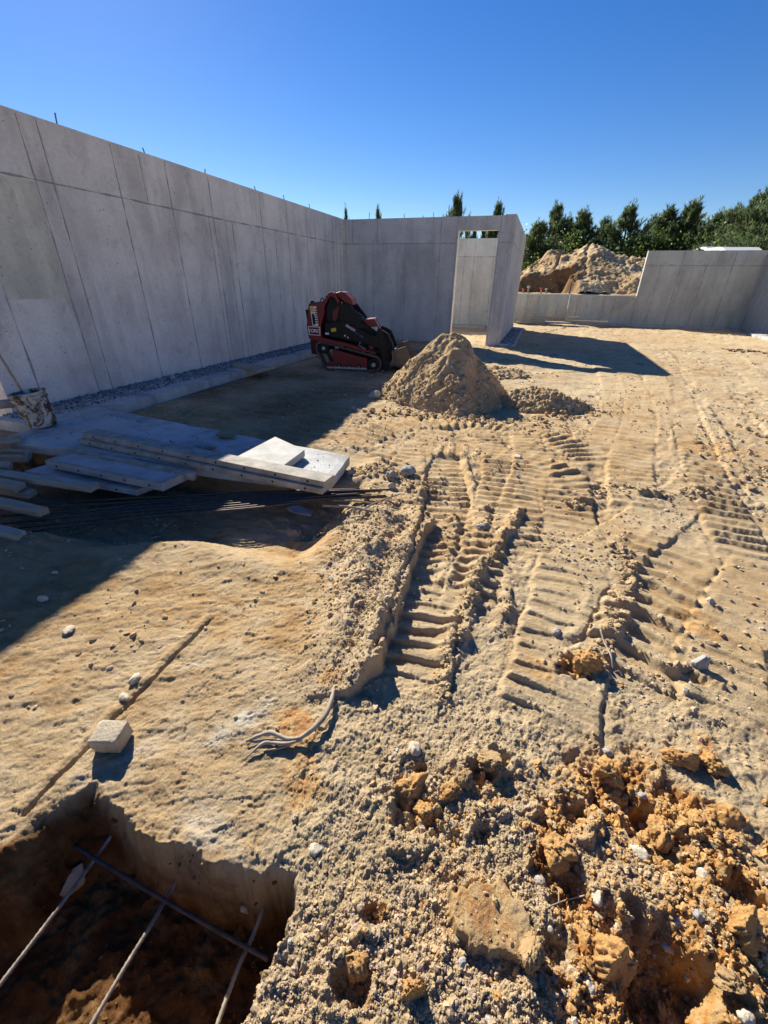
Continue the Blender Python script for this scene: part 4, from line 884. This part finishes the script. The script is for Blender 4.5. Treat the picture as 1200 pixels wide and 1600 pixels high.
# forked root
def curve_px(pl, z0=.02): return [np.array([*GH(a, b)[:2], GH(a, b)[2]+dz]) for a, b, dz in pl]
rt = empty('dry_root', tuple(GH(470, 1160))); tag(rt, 'dry forked root with frayed end curving across the bare ground in the centre', 'root'); c0 = np.array(rt.location)
def root_strand(nm, pl, rr):
    P = smooth_line(np.array(curve_px(pl))-c0, 6); n = len(P); r = np.interp(np.linspace(0, 1, n), np.linspace(0, 1, len(rr)), rr); r = r*(1+.12*np.array([random.uniform(-1, 1) for _ in range(n)]))
    MB().tube([tuple(q) for q in P], list(r), 8).build(nm, M_root, rt, smooth=True)
root_strand('stem', [(523, 1072, .0), (518, 1100, .02), (508, 1125, .025), (490, 1145, .025), (468, 1160, .02)], [.007, .009, .010, .010, .009])
root_strand('strand', [(472, 1158, .02), (450, 1160, .02), (425, 1153, .03), (405, 1155, .02), (385, 1162, .012)], [.008, .008, .008, .007, .005])
root_strand('strand', [(472, 1160, .018), (450, 1167, .02), (425, 1166, .02), (410, 1168, .02), (384, 1187, .008)], [.007, .006, .006, .006, .003])
root_strand('strand', [(470, 1160, .015), (445, 1163, .012), (420, 1160, .012), (400, 1162, .01), (388, 1160, .01)], [.006, .006, .005, .005, .003])
root_strand('strand', [(455, 1166, .012), (435, 1172, .01), (415, 1175, .01)], [.005, .004, .002])
def twig(lab, pl, r):
    P = curve_px(pl); c = P[0].copy(); o = MB().tube([tuple(q-c) for q in smooth_line(np.array(P), 6)], r, 6).build('twig', M_root, smooth=True, loc=tuple(c)); tag(o, lab, 'twig')
twig('thin bent twig at the left edge of the curved tread', [(938, 985, .02), (942, 1010, .03), (953, 1030, .02), (957, 1048, .01)], .0045)
twig('fine straw lying across the churned soil at the lower right', [(855, 1420, .01), (880, 1412, .02), (912, 1402, .01)], .002)
twig('short fine straw pointing at the lower straw', [(872, 1395, .01), (872, 1420, .02), (874, 1448, .01)], .0018)
# rebar in the hole
zt = -.20
GR = 'rebar mat in the hole'
rod('rebar', 'leftmost dusty rebar bar running along the shaded side of the hole', [G(190, 1282, -.15), G(150, 1340, zt+.02), G(60, 1460, zt+.02), G(-40, 1590, zt+.02)], .0056, M_rebarw, GR)
rod('rebar', 'middle dusty rebar bar running lengthwise in the hole', [G(300, 1340, -.17), G(262, 1400, zt), G(238, 1442, zt+.02), G(190, 1520, zt+.02), G(120, 1640, zt+.02)], .0056, M_rebarw, GR)
rod('rebar', 'right dusty rebar bar running lengthwise in the hole', [G(415, 1412, -.18), G(392, 1470, zt), G(372, 1512, zt+.015), G(340, 1600, zt+.015), G(320, 1660, zt+.015)], .0056, M_rebarw, GR)
rod('rebar', 'dark rebar crossbar lying over the lengthwise bars in the hole', [G(118, 1322, zt+.03), G(170, 1355, zt+.03), G(280, 1420, zt+.012), G(420, 1500, zt+.02)], .0060, M_rust, GR)
rock('stone', 'grey plastic-like scrap beside the left rebar in the hole', G(125, 1375, -.29), .05, M_brick, seed=77, ang=5, sc3=(.6, 1, .8))
rock('stone', 'white flake lodged in the dark wall of the hole', G(383, 1424, -.25), .022, M_stone, seed=78, ang=5, sc3=(.6, .5, 1.2))

# ------------------------------------------------------------------ string line, far oddments
P = [G(845, 521, .03), PY(900, 507, 22.6), PY(950, 492, 22.8), PY(995, 464, 23.25)]
P = [tuple(p) for p in smooth_line(np.array(P), 8)]
o = MB().tube([tuple(np.array(p)-np.array(P[0])) for p in P], .012, 6).build('guide_cord', M_cord, loc=P[0]); tag(o, 'yellow cord slack from the step in the low far wall down to the sand', 'cord')
for k, (px, py, hh, mt, lab) in enumerate([(817, 457, .22, M_redcap, 'red-capped stake above the low wall, nearest the return wall'), (825, 457, .35, M_stone, 'whitish post top above the low wall below the mound'), (845, 457, .25, M_redcap, 'brighter red-capped stake above the low wall'), (853, 457, .2, M_stone, 'short pale stake right of the bright red-capped one'), (890, 457, .7, M_rust, 'brown rod standing above the recessed low wall')]):
    q = PY(px, py, 25.2); o = MB().tube([(0, 0, -.5), (0, 0, hh*.55)], .035, 8).build('stake', M_rust if k == 4 else M_wood, loc=(q[0], 25.2, q[2]+.02)); tag(o, lab, 'stake')
    if k != 4: MB().lathe([(.0, hh*.8), (.06, hh*.78), (.075, hh*.55), (.06, hh*.5), (0, hh*.5)], n=12).build('cap', mt, o)
for k, (a, b_, z, lab) in enumerate([((812, 478), (838, 492), .5, 'plank leaning on the pale low wall'), ((808, 497), (905, 496), .12, 'long plank lying along the recessed low wall'), ((806, 503), (830, 503), .08, 'short plank end beside the return wall'), ((830, 500), (950, 503), .06, 'low plank on the sand in front of the recessed wall')]):
    A, B = PY(*a, 21.9+.2*(k != 2)), PY(*b_, 21.9+.2*(k != 2)); c = (A+B)/2; d = Vector(B-A); m = MB(); m.box((0, 0, 0), (d.length, .14, .05), d.to_track_quat('X', 'Z').to_matrix())
    o = m.build('plank', M_wood, bevel=.004, loc=tuple(c)); tag(o, lab, 'plank')
q = G(1163, 548); gravel('debris', 'dark patch of bark and wood debris on the far right sand', [(q[0]-.4, q[1]-.3), (q[0]+.5, q[1]-.3), (q[0]+.4, q[1]+.4), (q[0]-.5, q[1]+.4)], Hz(q[0], q[1])-.005, 260, .01, .045, (.14, .09, .06))

# ------------------------------------------------------------------ compact track loader
def lp(zx, zy): return ((zx-110)/475., (825-zy)/475.)
LO = empty('compact_loader', (-4.20, 7.98, -.02), R_(13)); LO.scale = (.95, .93, .92); tag(LO, 'red and black compact tracked loader parked in the shade by the back wall', 'loader')
def S(name, pts, y0, y1, mat, bev=.012, parent=None, mirror=None):
    m = MB(); m.side([lp(*p) for p in pts], y0, y1)
    if mirror:
        m2 = MB(); m2.side([lp(*p) for p in pts], *mirror); m2.build(name, mat, parent or LO, bevel=bev)
    return m.build(name, mat, parent or LO, bevel=bev)
W2 = .44
# tracks
loop = [(200, 615), (212, 578), (245, 560), (290, 562), (450, 600), (620, 640), (760, 676), (800, 692), (824, 730), (824, 778), (800, 808), (765, 822), (600, 824), (450, 822), (310, 820), (272, 790), (235, 715), (208, 655)]
LPp = smooth_line(np.array([lp(*p) for p in loop+[loop[0]]]), 5)[:-1]
for side in (-1, 1):
    yc = side*(W2-.11); n = len(LPp); c = LPp.mean(0)
    m = MB(); V = []; Fs = []
    for i in range(n):
        t = LPp[(i+1) % n]-LPp[i-1]; t /= np.linalg.norm(t); nr_ = np.array([t[1], -t[0]])
        if (LPp[i]-c)@nr_ < 0: nr_ = -nr_
        lug = .0 if (i//1) % 2 else .016
        o_ = LPp[i]+nr_*lug; q_ = LPp[i]-nr_*.035
        V += [(o_[0], yc-.105, o_[1]), (o_[0], yc+.105, o_[1]), (q_[0], yc+.105, q_[1]), (q_[0], yc-.105, q_[1])]
    for i in range(n):
        a = i*4; b_ = ((i+1) % n)*4
        for k in range(4): Fs.append((a+k, a+(k+1) % 4, b_+(k+1) % 4, b_+k))
    m.add(V, Fs); tk = m.build('track', M_rubber, LO)
    S('track_frame', [(355, 622), (480, 655), (690, 705), (685, 802), (300, 806), (290, 770), (360, 740)], yc-.085, yc+.085, M_red, .008, tk)
    S('skid_rail', [(300, 790), (690, 792), (688, 808), (305, 812)], yc-.095, yc+.095, M_silver, .003, tk)
    for (zx, zy), rad in (((752, 762), 62), ((275, 622), 50), ((420, 780), 22), ((520, 782), 22), ((610, 782), 22)):
        x, z = lp(zx, zy); r = rad/475.; m = MB()
        V0 = MB(); m.tube([(x, yc-.09, z), (x, yc+.09, z)], r, 24); wl = m.build('wheel', M_black, tk, bevel=.006)
        m = MB(); m.tube([(x, yc-.096, z), (x, yc+.096, z)], r*.32, 12); m.build('hub', M_silver, wl)
# body
S('rear_body', [(128, 420), (150, 300), (160, 232), (205, 222), (300, 210), (300, 300), (262, 420), (262, 520), (300, 530), (480, 560), (690, 620), (690, 650), (480, 600), (200, 555), (140, 535)], -W2+.0, W2, M_red, .015)
S('rear_pad', [(108, 288), (156, 284), (150, 330), (132, 425), (122, 420)], -.3, .3, M_black, .02)
S('platform', [(145, 535), (205, 560), (200, 690), (148, 680)], -.36, .36, simple('dark_red_paint', (.09, .008, .01), None, .6), .01)
S('engine_block', [(300, 300), (440, 230), (600, 330), (700, 420), (800, 480), (830, 600), (800, 640), (480, 560), (290, 520), (262, 500)], -.26, .26, M_black, .02)
S('hood', [(290, 215), (345, 140), (362, 130), (398, 140), (440, 210), (430, 250), (400, 190), (370, 165), (345, 180), (300, 260)], -.40, -.24, M_red, .012, mirror=(.24, .40))
S('hood_top', [(398, 140), (436, 128), (475, 134), (540, 190), (552, 240), (530, 240), (500, 228), (455, 205)], -.28, .28, M_red, .012)
S('engine_cover', [(345, 170), (440, 205), (455, 250), (440, 400), (390, 470), (320, 450), (300, 300)], -.36, .36, M_black, .02)
S('red_stripe', [(372, 300), (430, 240), (440, 240), (420, 330), (400, 385), (372, 380)], -.366, -.355, M_red, .002)
S('lift_arm', [(440, 225), (470, 215), (545, 240), (600, 305), (645, 362), (620, 380), (700, 420), (640, 440), (520, 420), (440, 380)], -.43, -.33, M_black, .01, mirror=(.33, .43))
S('lower_arm', [(300, 395), (440, 370), (500, 380), (650, 450), (700, 480), (800, 505), (850, 560), (840, 610), (780, 600), (640, 560), (500, 540), (300, 505)], -.45, -.36, M_black, .012, mirror=(.36, .45))
S('front_arm', [(790, 430), (850, 455), (885, 475), (925, 550), (946, 610), (930, 700), (880, 800), (840, 800), (830, 700), (800, 620), (760, 520)], -.42, -.30, M_black, .015, mirror=(.30, .42))
S('front_hood', [(620, 372), (700, 356), (748, 354), (776, 400), (792, 432), (770, 470), (720, 466), (690, 425)], -.22, .22, M_red, .012)
S('front_leg', [(705, 580), (745, 575), (750, 670), (705, 655)], -.40, -.30, M_red, .008, mirror=(.30, .40))
m = MB()
for yy in (-.2, .2):
    for pa, pb_ in (((668, 372), (708, 445)), ((752, 358), (790, 432))):
        MB().tube([(lp(*pa)[0], yy, lp(*pa)[1]), (lp(*pb_)[0], yy, lp(*pb_)[1])], .012, 8).build('guard_bar', M_silver, LO)
S('headlight', [(708, 430), (775, 420), (782, 450), (760, 490), (725, 470)], -.235, -.10, M_silver, .008)
S('coupler_plate', [(720, 470), (810, 515), (800, 525), (715, 482)], -.24, -.18, M_silver, .004)
m = MB()
for k, pl in enumerate(([(560, 540), (620, 560), (700, 610), (800, 640)], [(850, 470), (895, 560), (900, 640), (880, 700)], [(870, 470), (925, 570), (930, 650), (900, 720)], [(610, 320), (630, 325), (640, 350)], [(470, 470), (520, 520), (610, 545)])):
    yv = -.455+.01*k; Pp = smooth_line(np.array([(lp(*p)[0], yv, lp(*p)[1]) for p in pl]), 5); m = MB(); m.tube([tuple(p) for p in Pp], .013, 8); m.build('hydraulic_hose', M_black, LO, smooth=True)
m = MB(); Pp = [(lp(630, 555)[0], -.47, lp(630, 555)[1]), (lp(615, 580)[0], -.47, lp(615, 580)[1]), (lp(680, 615)[0], -.47, lp(680, 615)[1])]; m.tube(Pp, .008, 6); m.build('lift_cylinder', M_silver, LO)
m = MB(); t = [(lp(248, 215)[0], -.2, lp(248, 215)[1]), (lp(248, 195)[0], -.2, lp(248, 195)[1]), (lp(262, 185)[0], -.2, lp(262, 185)[1]), (lp(276, 195)[0], -.2, lp(276, 195)[1]), (lp(278, 215)[0], -.2, lp(278, 215)[1])]; m.tube(t, .01, 8); m.build('control_bar', M_black, LO)
m = MB(); m.tube([(lp(293, 215)[0], -.1, lp(293, 215)[1]), (lp(293, 180)[0], -.1, lp(293, 180)[1])], .007, 8); m.lathe([(0, -.02), (.016, -.012), (.018, 0), (.012, .016), (0, .02)], (lp(293, 175)[0], -.1, lp(293, 175)[1]), 12); m.build('joystick', M_black, LO, smooth=True)
S('fuel_cap', [(156, 235), (163, 212), (180, 210), (195, 228)], -.3, -.2, M_black, .006)
# bucket of the loader
m = MB(); pr = [(925, 620), (960, 612), (955, 625), (975, 700), (1000, 740), (1120, 770), (1118, 782), (985, 765), (935, 720)]
m.side([lp(*p) for p in pr], -.52, .52)
for yv in (-.52, .505): m.side([lp(*p) for p in [(940, 618), (1055, 575), (1118, 700), (1118, 780), (985, 762), (940, 715)]], yv, yv+.015)
m.build('scoop', simple('scoop_steel', (.10, .095, .09), (.16, .13, .10), .6, metal=.4), LO, bevel=.004)
# decals
def decal(name, pts, mat, y, t=.004, parent=LO):
    m = MB(); m.side([lp(*p) for p in pts], y-t, y); return m.build(name, mat, parent)
decal('maker_plate', [(143, 425), (255, 428), (253, 506), (147, 502)], M_white, -W2)
decal('plate_inner', [(149, 431), (249, 434), (247, 500), (153, 496)], simple('plum_decal', (.16, .012, .035), None, .5, bmp=.02), -W2-.004)
decal('warning_label', [(170, 255), (230, 253), (240, 420), (186, 420)], M_white, -W2)
decal('warning_yellow', [(173, 260), (205, 259), (208, 305), (177, 305)], M_yellow, -W2-.004)
decal('warning_figure', [(185, 318), (203, 314), (212, 345), (214, 410), (192, 412), (186, 350)], M_black, -W2-.004)
for k in range(7): decal('label_line', [(213, 270+k*20), (231+k*1, 270+k*20), (232+k*1, 280+k*20), (214, 280+k*20)], M_black, -W2-.004)
decal('yellow_sticker', [(358, 440), (405, 432), (408, 462), (362, 470)], M_yellow, -.46, .005)
decal('white_sticker', [(302, 478), (338, 478), (336, 494), (304, 494)], M_white, -.46, .005)
decal('white_sticker', [(480, 494), (494, 494), (494, 506), (480, 506)], M_white, -.46, .005); decal('white_sticker', [(508, 508), (522, 510), (522, 521), (508, 519)], M_white, -.46, .005)
def text(s, size, pos, rot, mat, parent, name):
    cu = bpy.data.curves.new(name, 'FONT'); cu.body = s; cu.size = size; cu.extrude = .0015; cu.align_x = 'CENTER'; cu.align_y = 'CENTER'; cu.offset = size*.02
    t = bpy.data.objects.new(name, cu); col.objects.link(t); bpy.context.view_layer.update()
    me = bpy.data.meshes.new_from_object(t.evaluated_get(bpy.context.evaluated_depsgraph_get())); bpy.data.objects.remove(t)
    me.materials.clear(); me.materials.append(mat); o = bpy.data.objects.new(name, me); col.objects.link(o); o.parent = parent; o.location = pos; o.rotation_euler = rot; return o
x, z = lp(198, 466); text('TORO', .085, (x, -W2-.010, z), (R_(90), 0, 0), M_white, LO, 'maker_lettering')
x, z = lp(540, 432); text('DINGO', .062, (x, -.453, z), (R_(90), R_(30), 0), M_white, LO, 'model_lettering')
x, z = lp(618, 492); text('TX 1000', .052, (x, -.453, z), (R_(90), R_(28), 0), M_blue, LO, 'model_lettering')

# ------------------------------------------------------------------ vehicles behind the far wall
def car(label, loc, rz, roof, L=4.8):
    r = empty('parked_vehicle', loc, rz); tag(r, label, 'vehicle', 'vehicles beyond the far wall')
    m = MB(); m.side([(-L/2, .5), (-L/2, 1.0), (-L/2+.2, 1.12), (-L*.18, 1.15), (L/2-.1, 1.1), (L/2, .9), (L/2, .45), (L*.33, .4), (-L*.33, .4)], -.95, .95); m.build('body', M_carw, r, bevel=.08)
    m = MB(); m.side(roof, -.80, .80); m.build('cabin', M_carw, r, bevel=.10)
    cx = sum(p[0] for p in roof)/len(roof); cz = 1.62
    w_ = [(cx+(p[0]-cx)*.86, cz+(p[1]-cz)*(.62 if p[1] > cz else .75)) for p in roof]
    m = MB(); m.side(w_, -.815, -.795); m.side(w_, .795, .815); m.build('window', M_glass, r)
    for sx in (-1, 1):
        for s_ in (-1, 1):
            m = MB(); m.tube([(sx*L*.31, s_*.78, .38), (sx*L*.31, s_*.96, .38)], .38, 24); wh = m.build('wheel', M_tyre, r, bevel=.03); MB().tube([(sx*L*.31, s_*.8, .38), (sx*L*.31, s_*.97, .38)], .2, 16).build('rim', M_silver, wh)
    return r
q1, q2 = PY(1117, 388, 31.9), PY(1149, 386, 27.0)
rf = [(-1.6, 1.1), (-1.25, 1.62), (-.75, 1.86), (-.2, 1.92), (.9, 1.88), (1.35, 1.1)]

car('white vehicle with a rounded roof just showing above the far wall', (q1[0], 31.9, q1[2]-1.86), R_(97), rf)
rf2 = [(-1.5, 1.1), (-1.2, 1.72), (-.6, 1.90), (.2, 1.96), (1.35, 1.98), (1.42, 1.1)]
car('white vehicle with a squarer roof and dark window, right of the rounded one', (q2[0], 27.0, q2[2]-1.95), R_(93), rf2)

# ------------------------------------------------------------------ trees
def pine_mesh(seed, hgt=6.5, rad=1.9, n=520, dens=1.):
    r = np.random.default_rng(seed); V = []; Fs = []
    tr = MB(); lean = r.normal(size=2)*.03
    zz = np.linspace(0, hgt*.97, 12); tp = [(lean[0]*z+.05*math.sin(z*1.3+seed), lean[1]*z+.05*math.cos(z*1.1), z) for z in zz]; rr = np.linspace(.11, .018, 12)
    tr.tube(tp, list(rr), 7)
    tips = []
    nb = 46
    for k in range(nb):
        u = (k+.5)/nb; z0 = hgt*(.10+.84*u); L = rad*(1-u)**.62*(.72+.5*r.random())+.10; a = r.random()*6.28
        el = .15+.95*u+r.normal()*.12; base = np.array([np.interp(z0, zz, [t[0] for t in tp]), np.interp(z0, zz, [t[1] for t in tp]), z0])
        P = [base]; d = np.array([math.cos(a)*math.cos(el), math.sin(a)*math.cos(el), math.sin(el)])
        ns = 6
        for q in range(ns): d = d+np.array([r.normal()*.08, r.normal()*.08, .10]); d /= np.linalg.norm(d); P.append(P[-1]+d*L/ns)
        tr.tube([tuple(p) for p in P], list(np.linspace(.028*(1-u)+.012, .006, ns+1)), 4, False)
        m_ = int(3+10*L*dens)
        for q in range(m_):
            t = .25+.75*(q+r.random())/m_; p = P[0]+(P[-1]-P[0])*t+np.array([0, 0, .10*t*(1-t)*L]); s = np.cross(d, [0, 0, 1]); s /= np.linalg.norm(s)+1e-6
            p = p+s*r.normal()*.16*L*(1.1-t*.4)+np.array([0, 0, r.uniform(-.05, .14)])
            dd = d*.5+s*r.normal()*.35+np.array([0, 0, .65+.35*u]); tips.append((p, dd/np.linalg.norm(dd), r.uniform(.24, .46)))
    nt_ = len(tips)
    for q in range(0, nt_, 4):
        p, d_, L_ = tips[q]; tips.append((p+np.array([0, 0, .1]), np.array([r.normal()*.12, r.normal()*.12, 1.]), r.uniform(.45, .8)))
    for q in range(7): tips.append((np.array([tp[-1][0]+r.normal()*.08, tp[-1][1]+r.normal()*.08, hgt*.97-.22*r.random()]), np.array([r.normal()*.2, r.normal()*.2, 1.]), r.uniform(.35, .6)))
    for p, d, L in tips:
        d = d/np.linalg.norm(d); nb_ = 20
        for k in range(nb_):
            t = r.random(); o = p+d*L*t; q = r.normal(size=3); q -= d*(q@d); q /= np.linalg.norm(q)+1e-6
            dv = d*.95+q*(.38); dv /= np.linalg.norm(dv); s = np.cross(dv, r.normal(size=3)); s /= np.linalg.norm(s)+1e-6; w_ = .016; l = r.uniform(.15, .30)
            b = len(V); V += [o-s*w_, o+s*w_, o+dv*l]; Fs.append((b, b+1, b+2))
    return tr, np.array(V), np.array(Fs)
def pine(seed, hgt, rad, dens=1.):
    tr, V, Fs = pine_mesh(seed, hgt, rad, dens=dens); root = empty('pine_tree', (0, 0, 0)); tr.build('trunk', M_bark, root, smooth=True); np_mesh('crown', V, Fs, M_leaf, root, smooth=False); return root
protos = [pine(301, 6.2, 1.9, 1.3), pine(302, 5.8, 1.6, 1.5), pine(303, 6.6, 2.2, 1.3), pine(304, 5.4, 1.9, 1.6)]
# (px of the trunk, py of the top, distance y)
TREES = [(712, 316, 38), (778, 324, 40), (540, 334, 40), (592, 336, 42), (868, 326, 37), (915, 336, 36), (988, 328, 36), (1040, 335, 37), (1096, 322, 36), (1150, 330, 35), (1185, 312, 33), (1215, 296, 31), (1262, 290, 29),
         (842, 352, 33), (890, 345, 42), (950, 350, 43), (1015, 352, 44), (1068, 345, 43), (1125, 338, 42), (1170, 330, 41), (735, 345, 44), (757, 350, 43), (660, 352, 44), (1240, 330, 40), (740, 362, 36), (765, 360, 37), (1205, 330, 38), (1300, 320, 36), (822, 375, 40), (880, 375, 36), (935, 378, 36), (1000, 375, 37), (1055, 372, 36), (1110, 368, 36), (1158, 366, 36)]
POS = ['tallest pine tip showing above the doorway lintel', 'pine tip showing at the right end of the back wall', 'pine tip above the corner of the left and back walls', 'faint pine tip above the middle of the back wall', 'pointed pine left of the mound top, second-tallest beyond the mound',
       'bushy pine right beside the pointed one above the mound', 'pine with a spiky top above the right shoulder of the mound', 'dark pine above the left end of the high far wall', 'broad pine above the middle of the high far wall', 'pine directly behind the two white vehicles',
       'tall pine at the right edge of the photo', 'tallest pine cut off by the right edge']
used = [False]*4
for k, (px, py, yy) in enumerate(TREES):
    p = PY(px, py, yy); v = k % 4; base_z = 1.15+(.3 if p[0] > 9 else 0)
    if p[0] < -6: base_z = .1
    hh = [6.2, 5.8, 6.6, 5.4][v]*.99; s = (p[2]-base_z)/hh
    o = protos[v] if not used[v] else copy_tree(protos[v]); used[v] = True
    o.location = (p[0], yy, base_z-.05); wd = [1.1, 1.0, .45, .45, 1.5, 1.7, 1.4, 1.7, 1.8, 1.5, 1.5, 1.8, 1.9][k] if k < 13 else .55 if k in (20, 21, 22, 24, 25) else [1.3, 1.7, 1.1, 1.5][k % 4]; o.scale = (max(s, .9)*wd, max(s, .9)*wd, s); o.rotation_euler = (0, 0, k*2.1)
    tag(o, POS[k] if k < len(POS) else 'green pine standing in the dense tree belt beyond the walls', 'pine tree', 'pines beyond the walls')
# bushes at the edge of the clearing
def bush(label, p, s, seed, n=700, mat=M_leaf2):
    r = np.random.default_rng(seed); root = empty('bush', p); tag(root, label, 'bush', 'bushes at the edge of the clearing'); m = MB()
    for k in range(9):
        a = r.random()*6.28; m.tube([(0, 0, -.1), (.3*math.cos(a)*s, .3*math.sin(a)*s, .45*s), (.6*math.cos(a)*s, .6*math.sin(a)*s, (.8+.3*r.random())*s)], [.03, .02, .008], 5)
    m.build('stem', M_bark, root)
    c = np.clip(r.normal(size=(14, 3)), -1.4, 1.4)*np.array([.45, .4, .28])*s+np.array([0, 0, .75*s]); k = r.integers(0, 14, n*3); o = c[k]+np.clip(r.normal(size=(n*3, 3)), -1.8, 1.8)*.2*s; o[:, 2] = np.maximum(o[:, 2], .02)
    d = r.normal(size=(n*3, 3)); d /= np.linalg.norm(d, axis=1)[:, None]; e = np.cross(d, r.normal(size=(n*3, 3))); e /= np.linalg.norm(e, axis=1)[:, None]; l = r.uniform(.05, .12, (n*3, 1))*s**.5
    V = np.stack([o-e*l*.35, o+d*l*.5, o+e*l*.35, o-d*l*.6], 1).reshape(-1, 3); np_mesh('foliage', V, np.arange(n*12).reshape(-1, 4), mat, root, smooth=False)
BZ = 1.2
for k, (px, py, yy, s, lab) in enumerate([(838, 420, 31, 1.5, 'dark bush left of the mound, just past the return wall'), (830, 378, 34, 2.6, 'tall dark evergreen shrub hugging the return wall edge'), (905, 385, 34, 2.2, 'olive bush behind the left slope of the mound'), (965, 375, 34, 2.2, 'yellow-green bush behind the mound crest'), (1030, 385, 35, 2.2, 'bush above the step of the far wall'), (1085, 378, 35, 2.6, 'green bush behind the middle of the high far wall'), (1190, 360, 33, 2.8, 'sunlit olive bush at the right edge above the far wall'), (1220, 380, 31, 2.6, 'low bush at the extreme right above the far wall'), (1140, 365, 37, 2.8, 'bush directly above the white vehicles'), (870, 380, 35, 2.6, 'shadowed bush below the pointed pine'), (1000, 372, 36, 2.6, 'bush below the spiky-topped pine')]):
    p = PY(px, py, yy); bush(lab, (p[0], yy, BZ-.1+(p[2]-BZ-1.4*s if p[2] > BZ+1.4*s else 0)), s, 500+k)
# far wood behind, one mass
r = np.random.default_rng(9); n = 60000
th = np.radians(r.uniform(-62, 40, n)); dist = r.uniform(48, 60, n); x = np.sin(th+0)*dist; y = np.cos(th)*dist
top = (3.3+1.2*ss(.05, .2, th))+1.0*vn(th*16, th*0, 600)+1.1*np.abs(vn(th*60, th*0, 601)); z = 1.+r.random(n)**.8*top
d = r.normal(size=(n, 3)); d[:, 2] = np.abs(d[:, 2])+.5; d /= np.linalg.norm(d, axis=1)[:, None]; e = np.cross(d, r.normal(size=(n, 3))); e /= np.linalg.norm(e, axis=1)[:, None]; l = r.uniform(.2, .5, (n, 1)); o_ = np.stack([x, y, z], 1)
fw = np_mesh('far_wood', np.stack([o_-e*l*.3, o_+e*l*.3, o_+d*l], 1).reshape(-1, 3), np.arange(n*3).reshape(-1, 3), M_leaf, smooth=False); tag(fw, 'dark far-off belt of woodland behind the pines', 'woodland', kind='stuff')
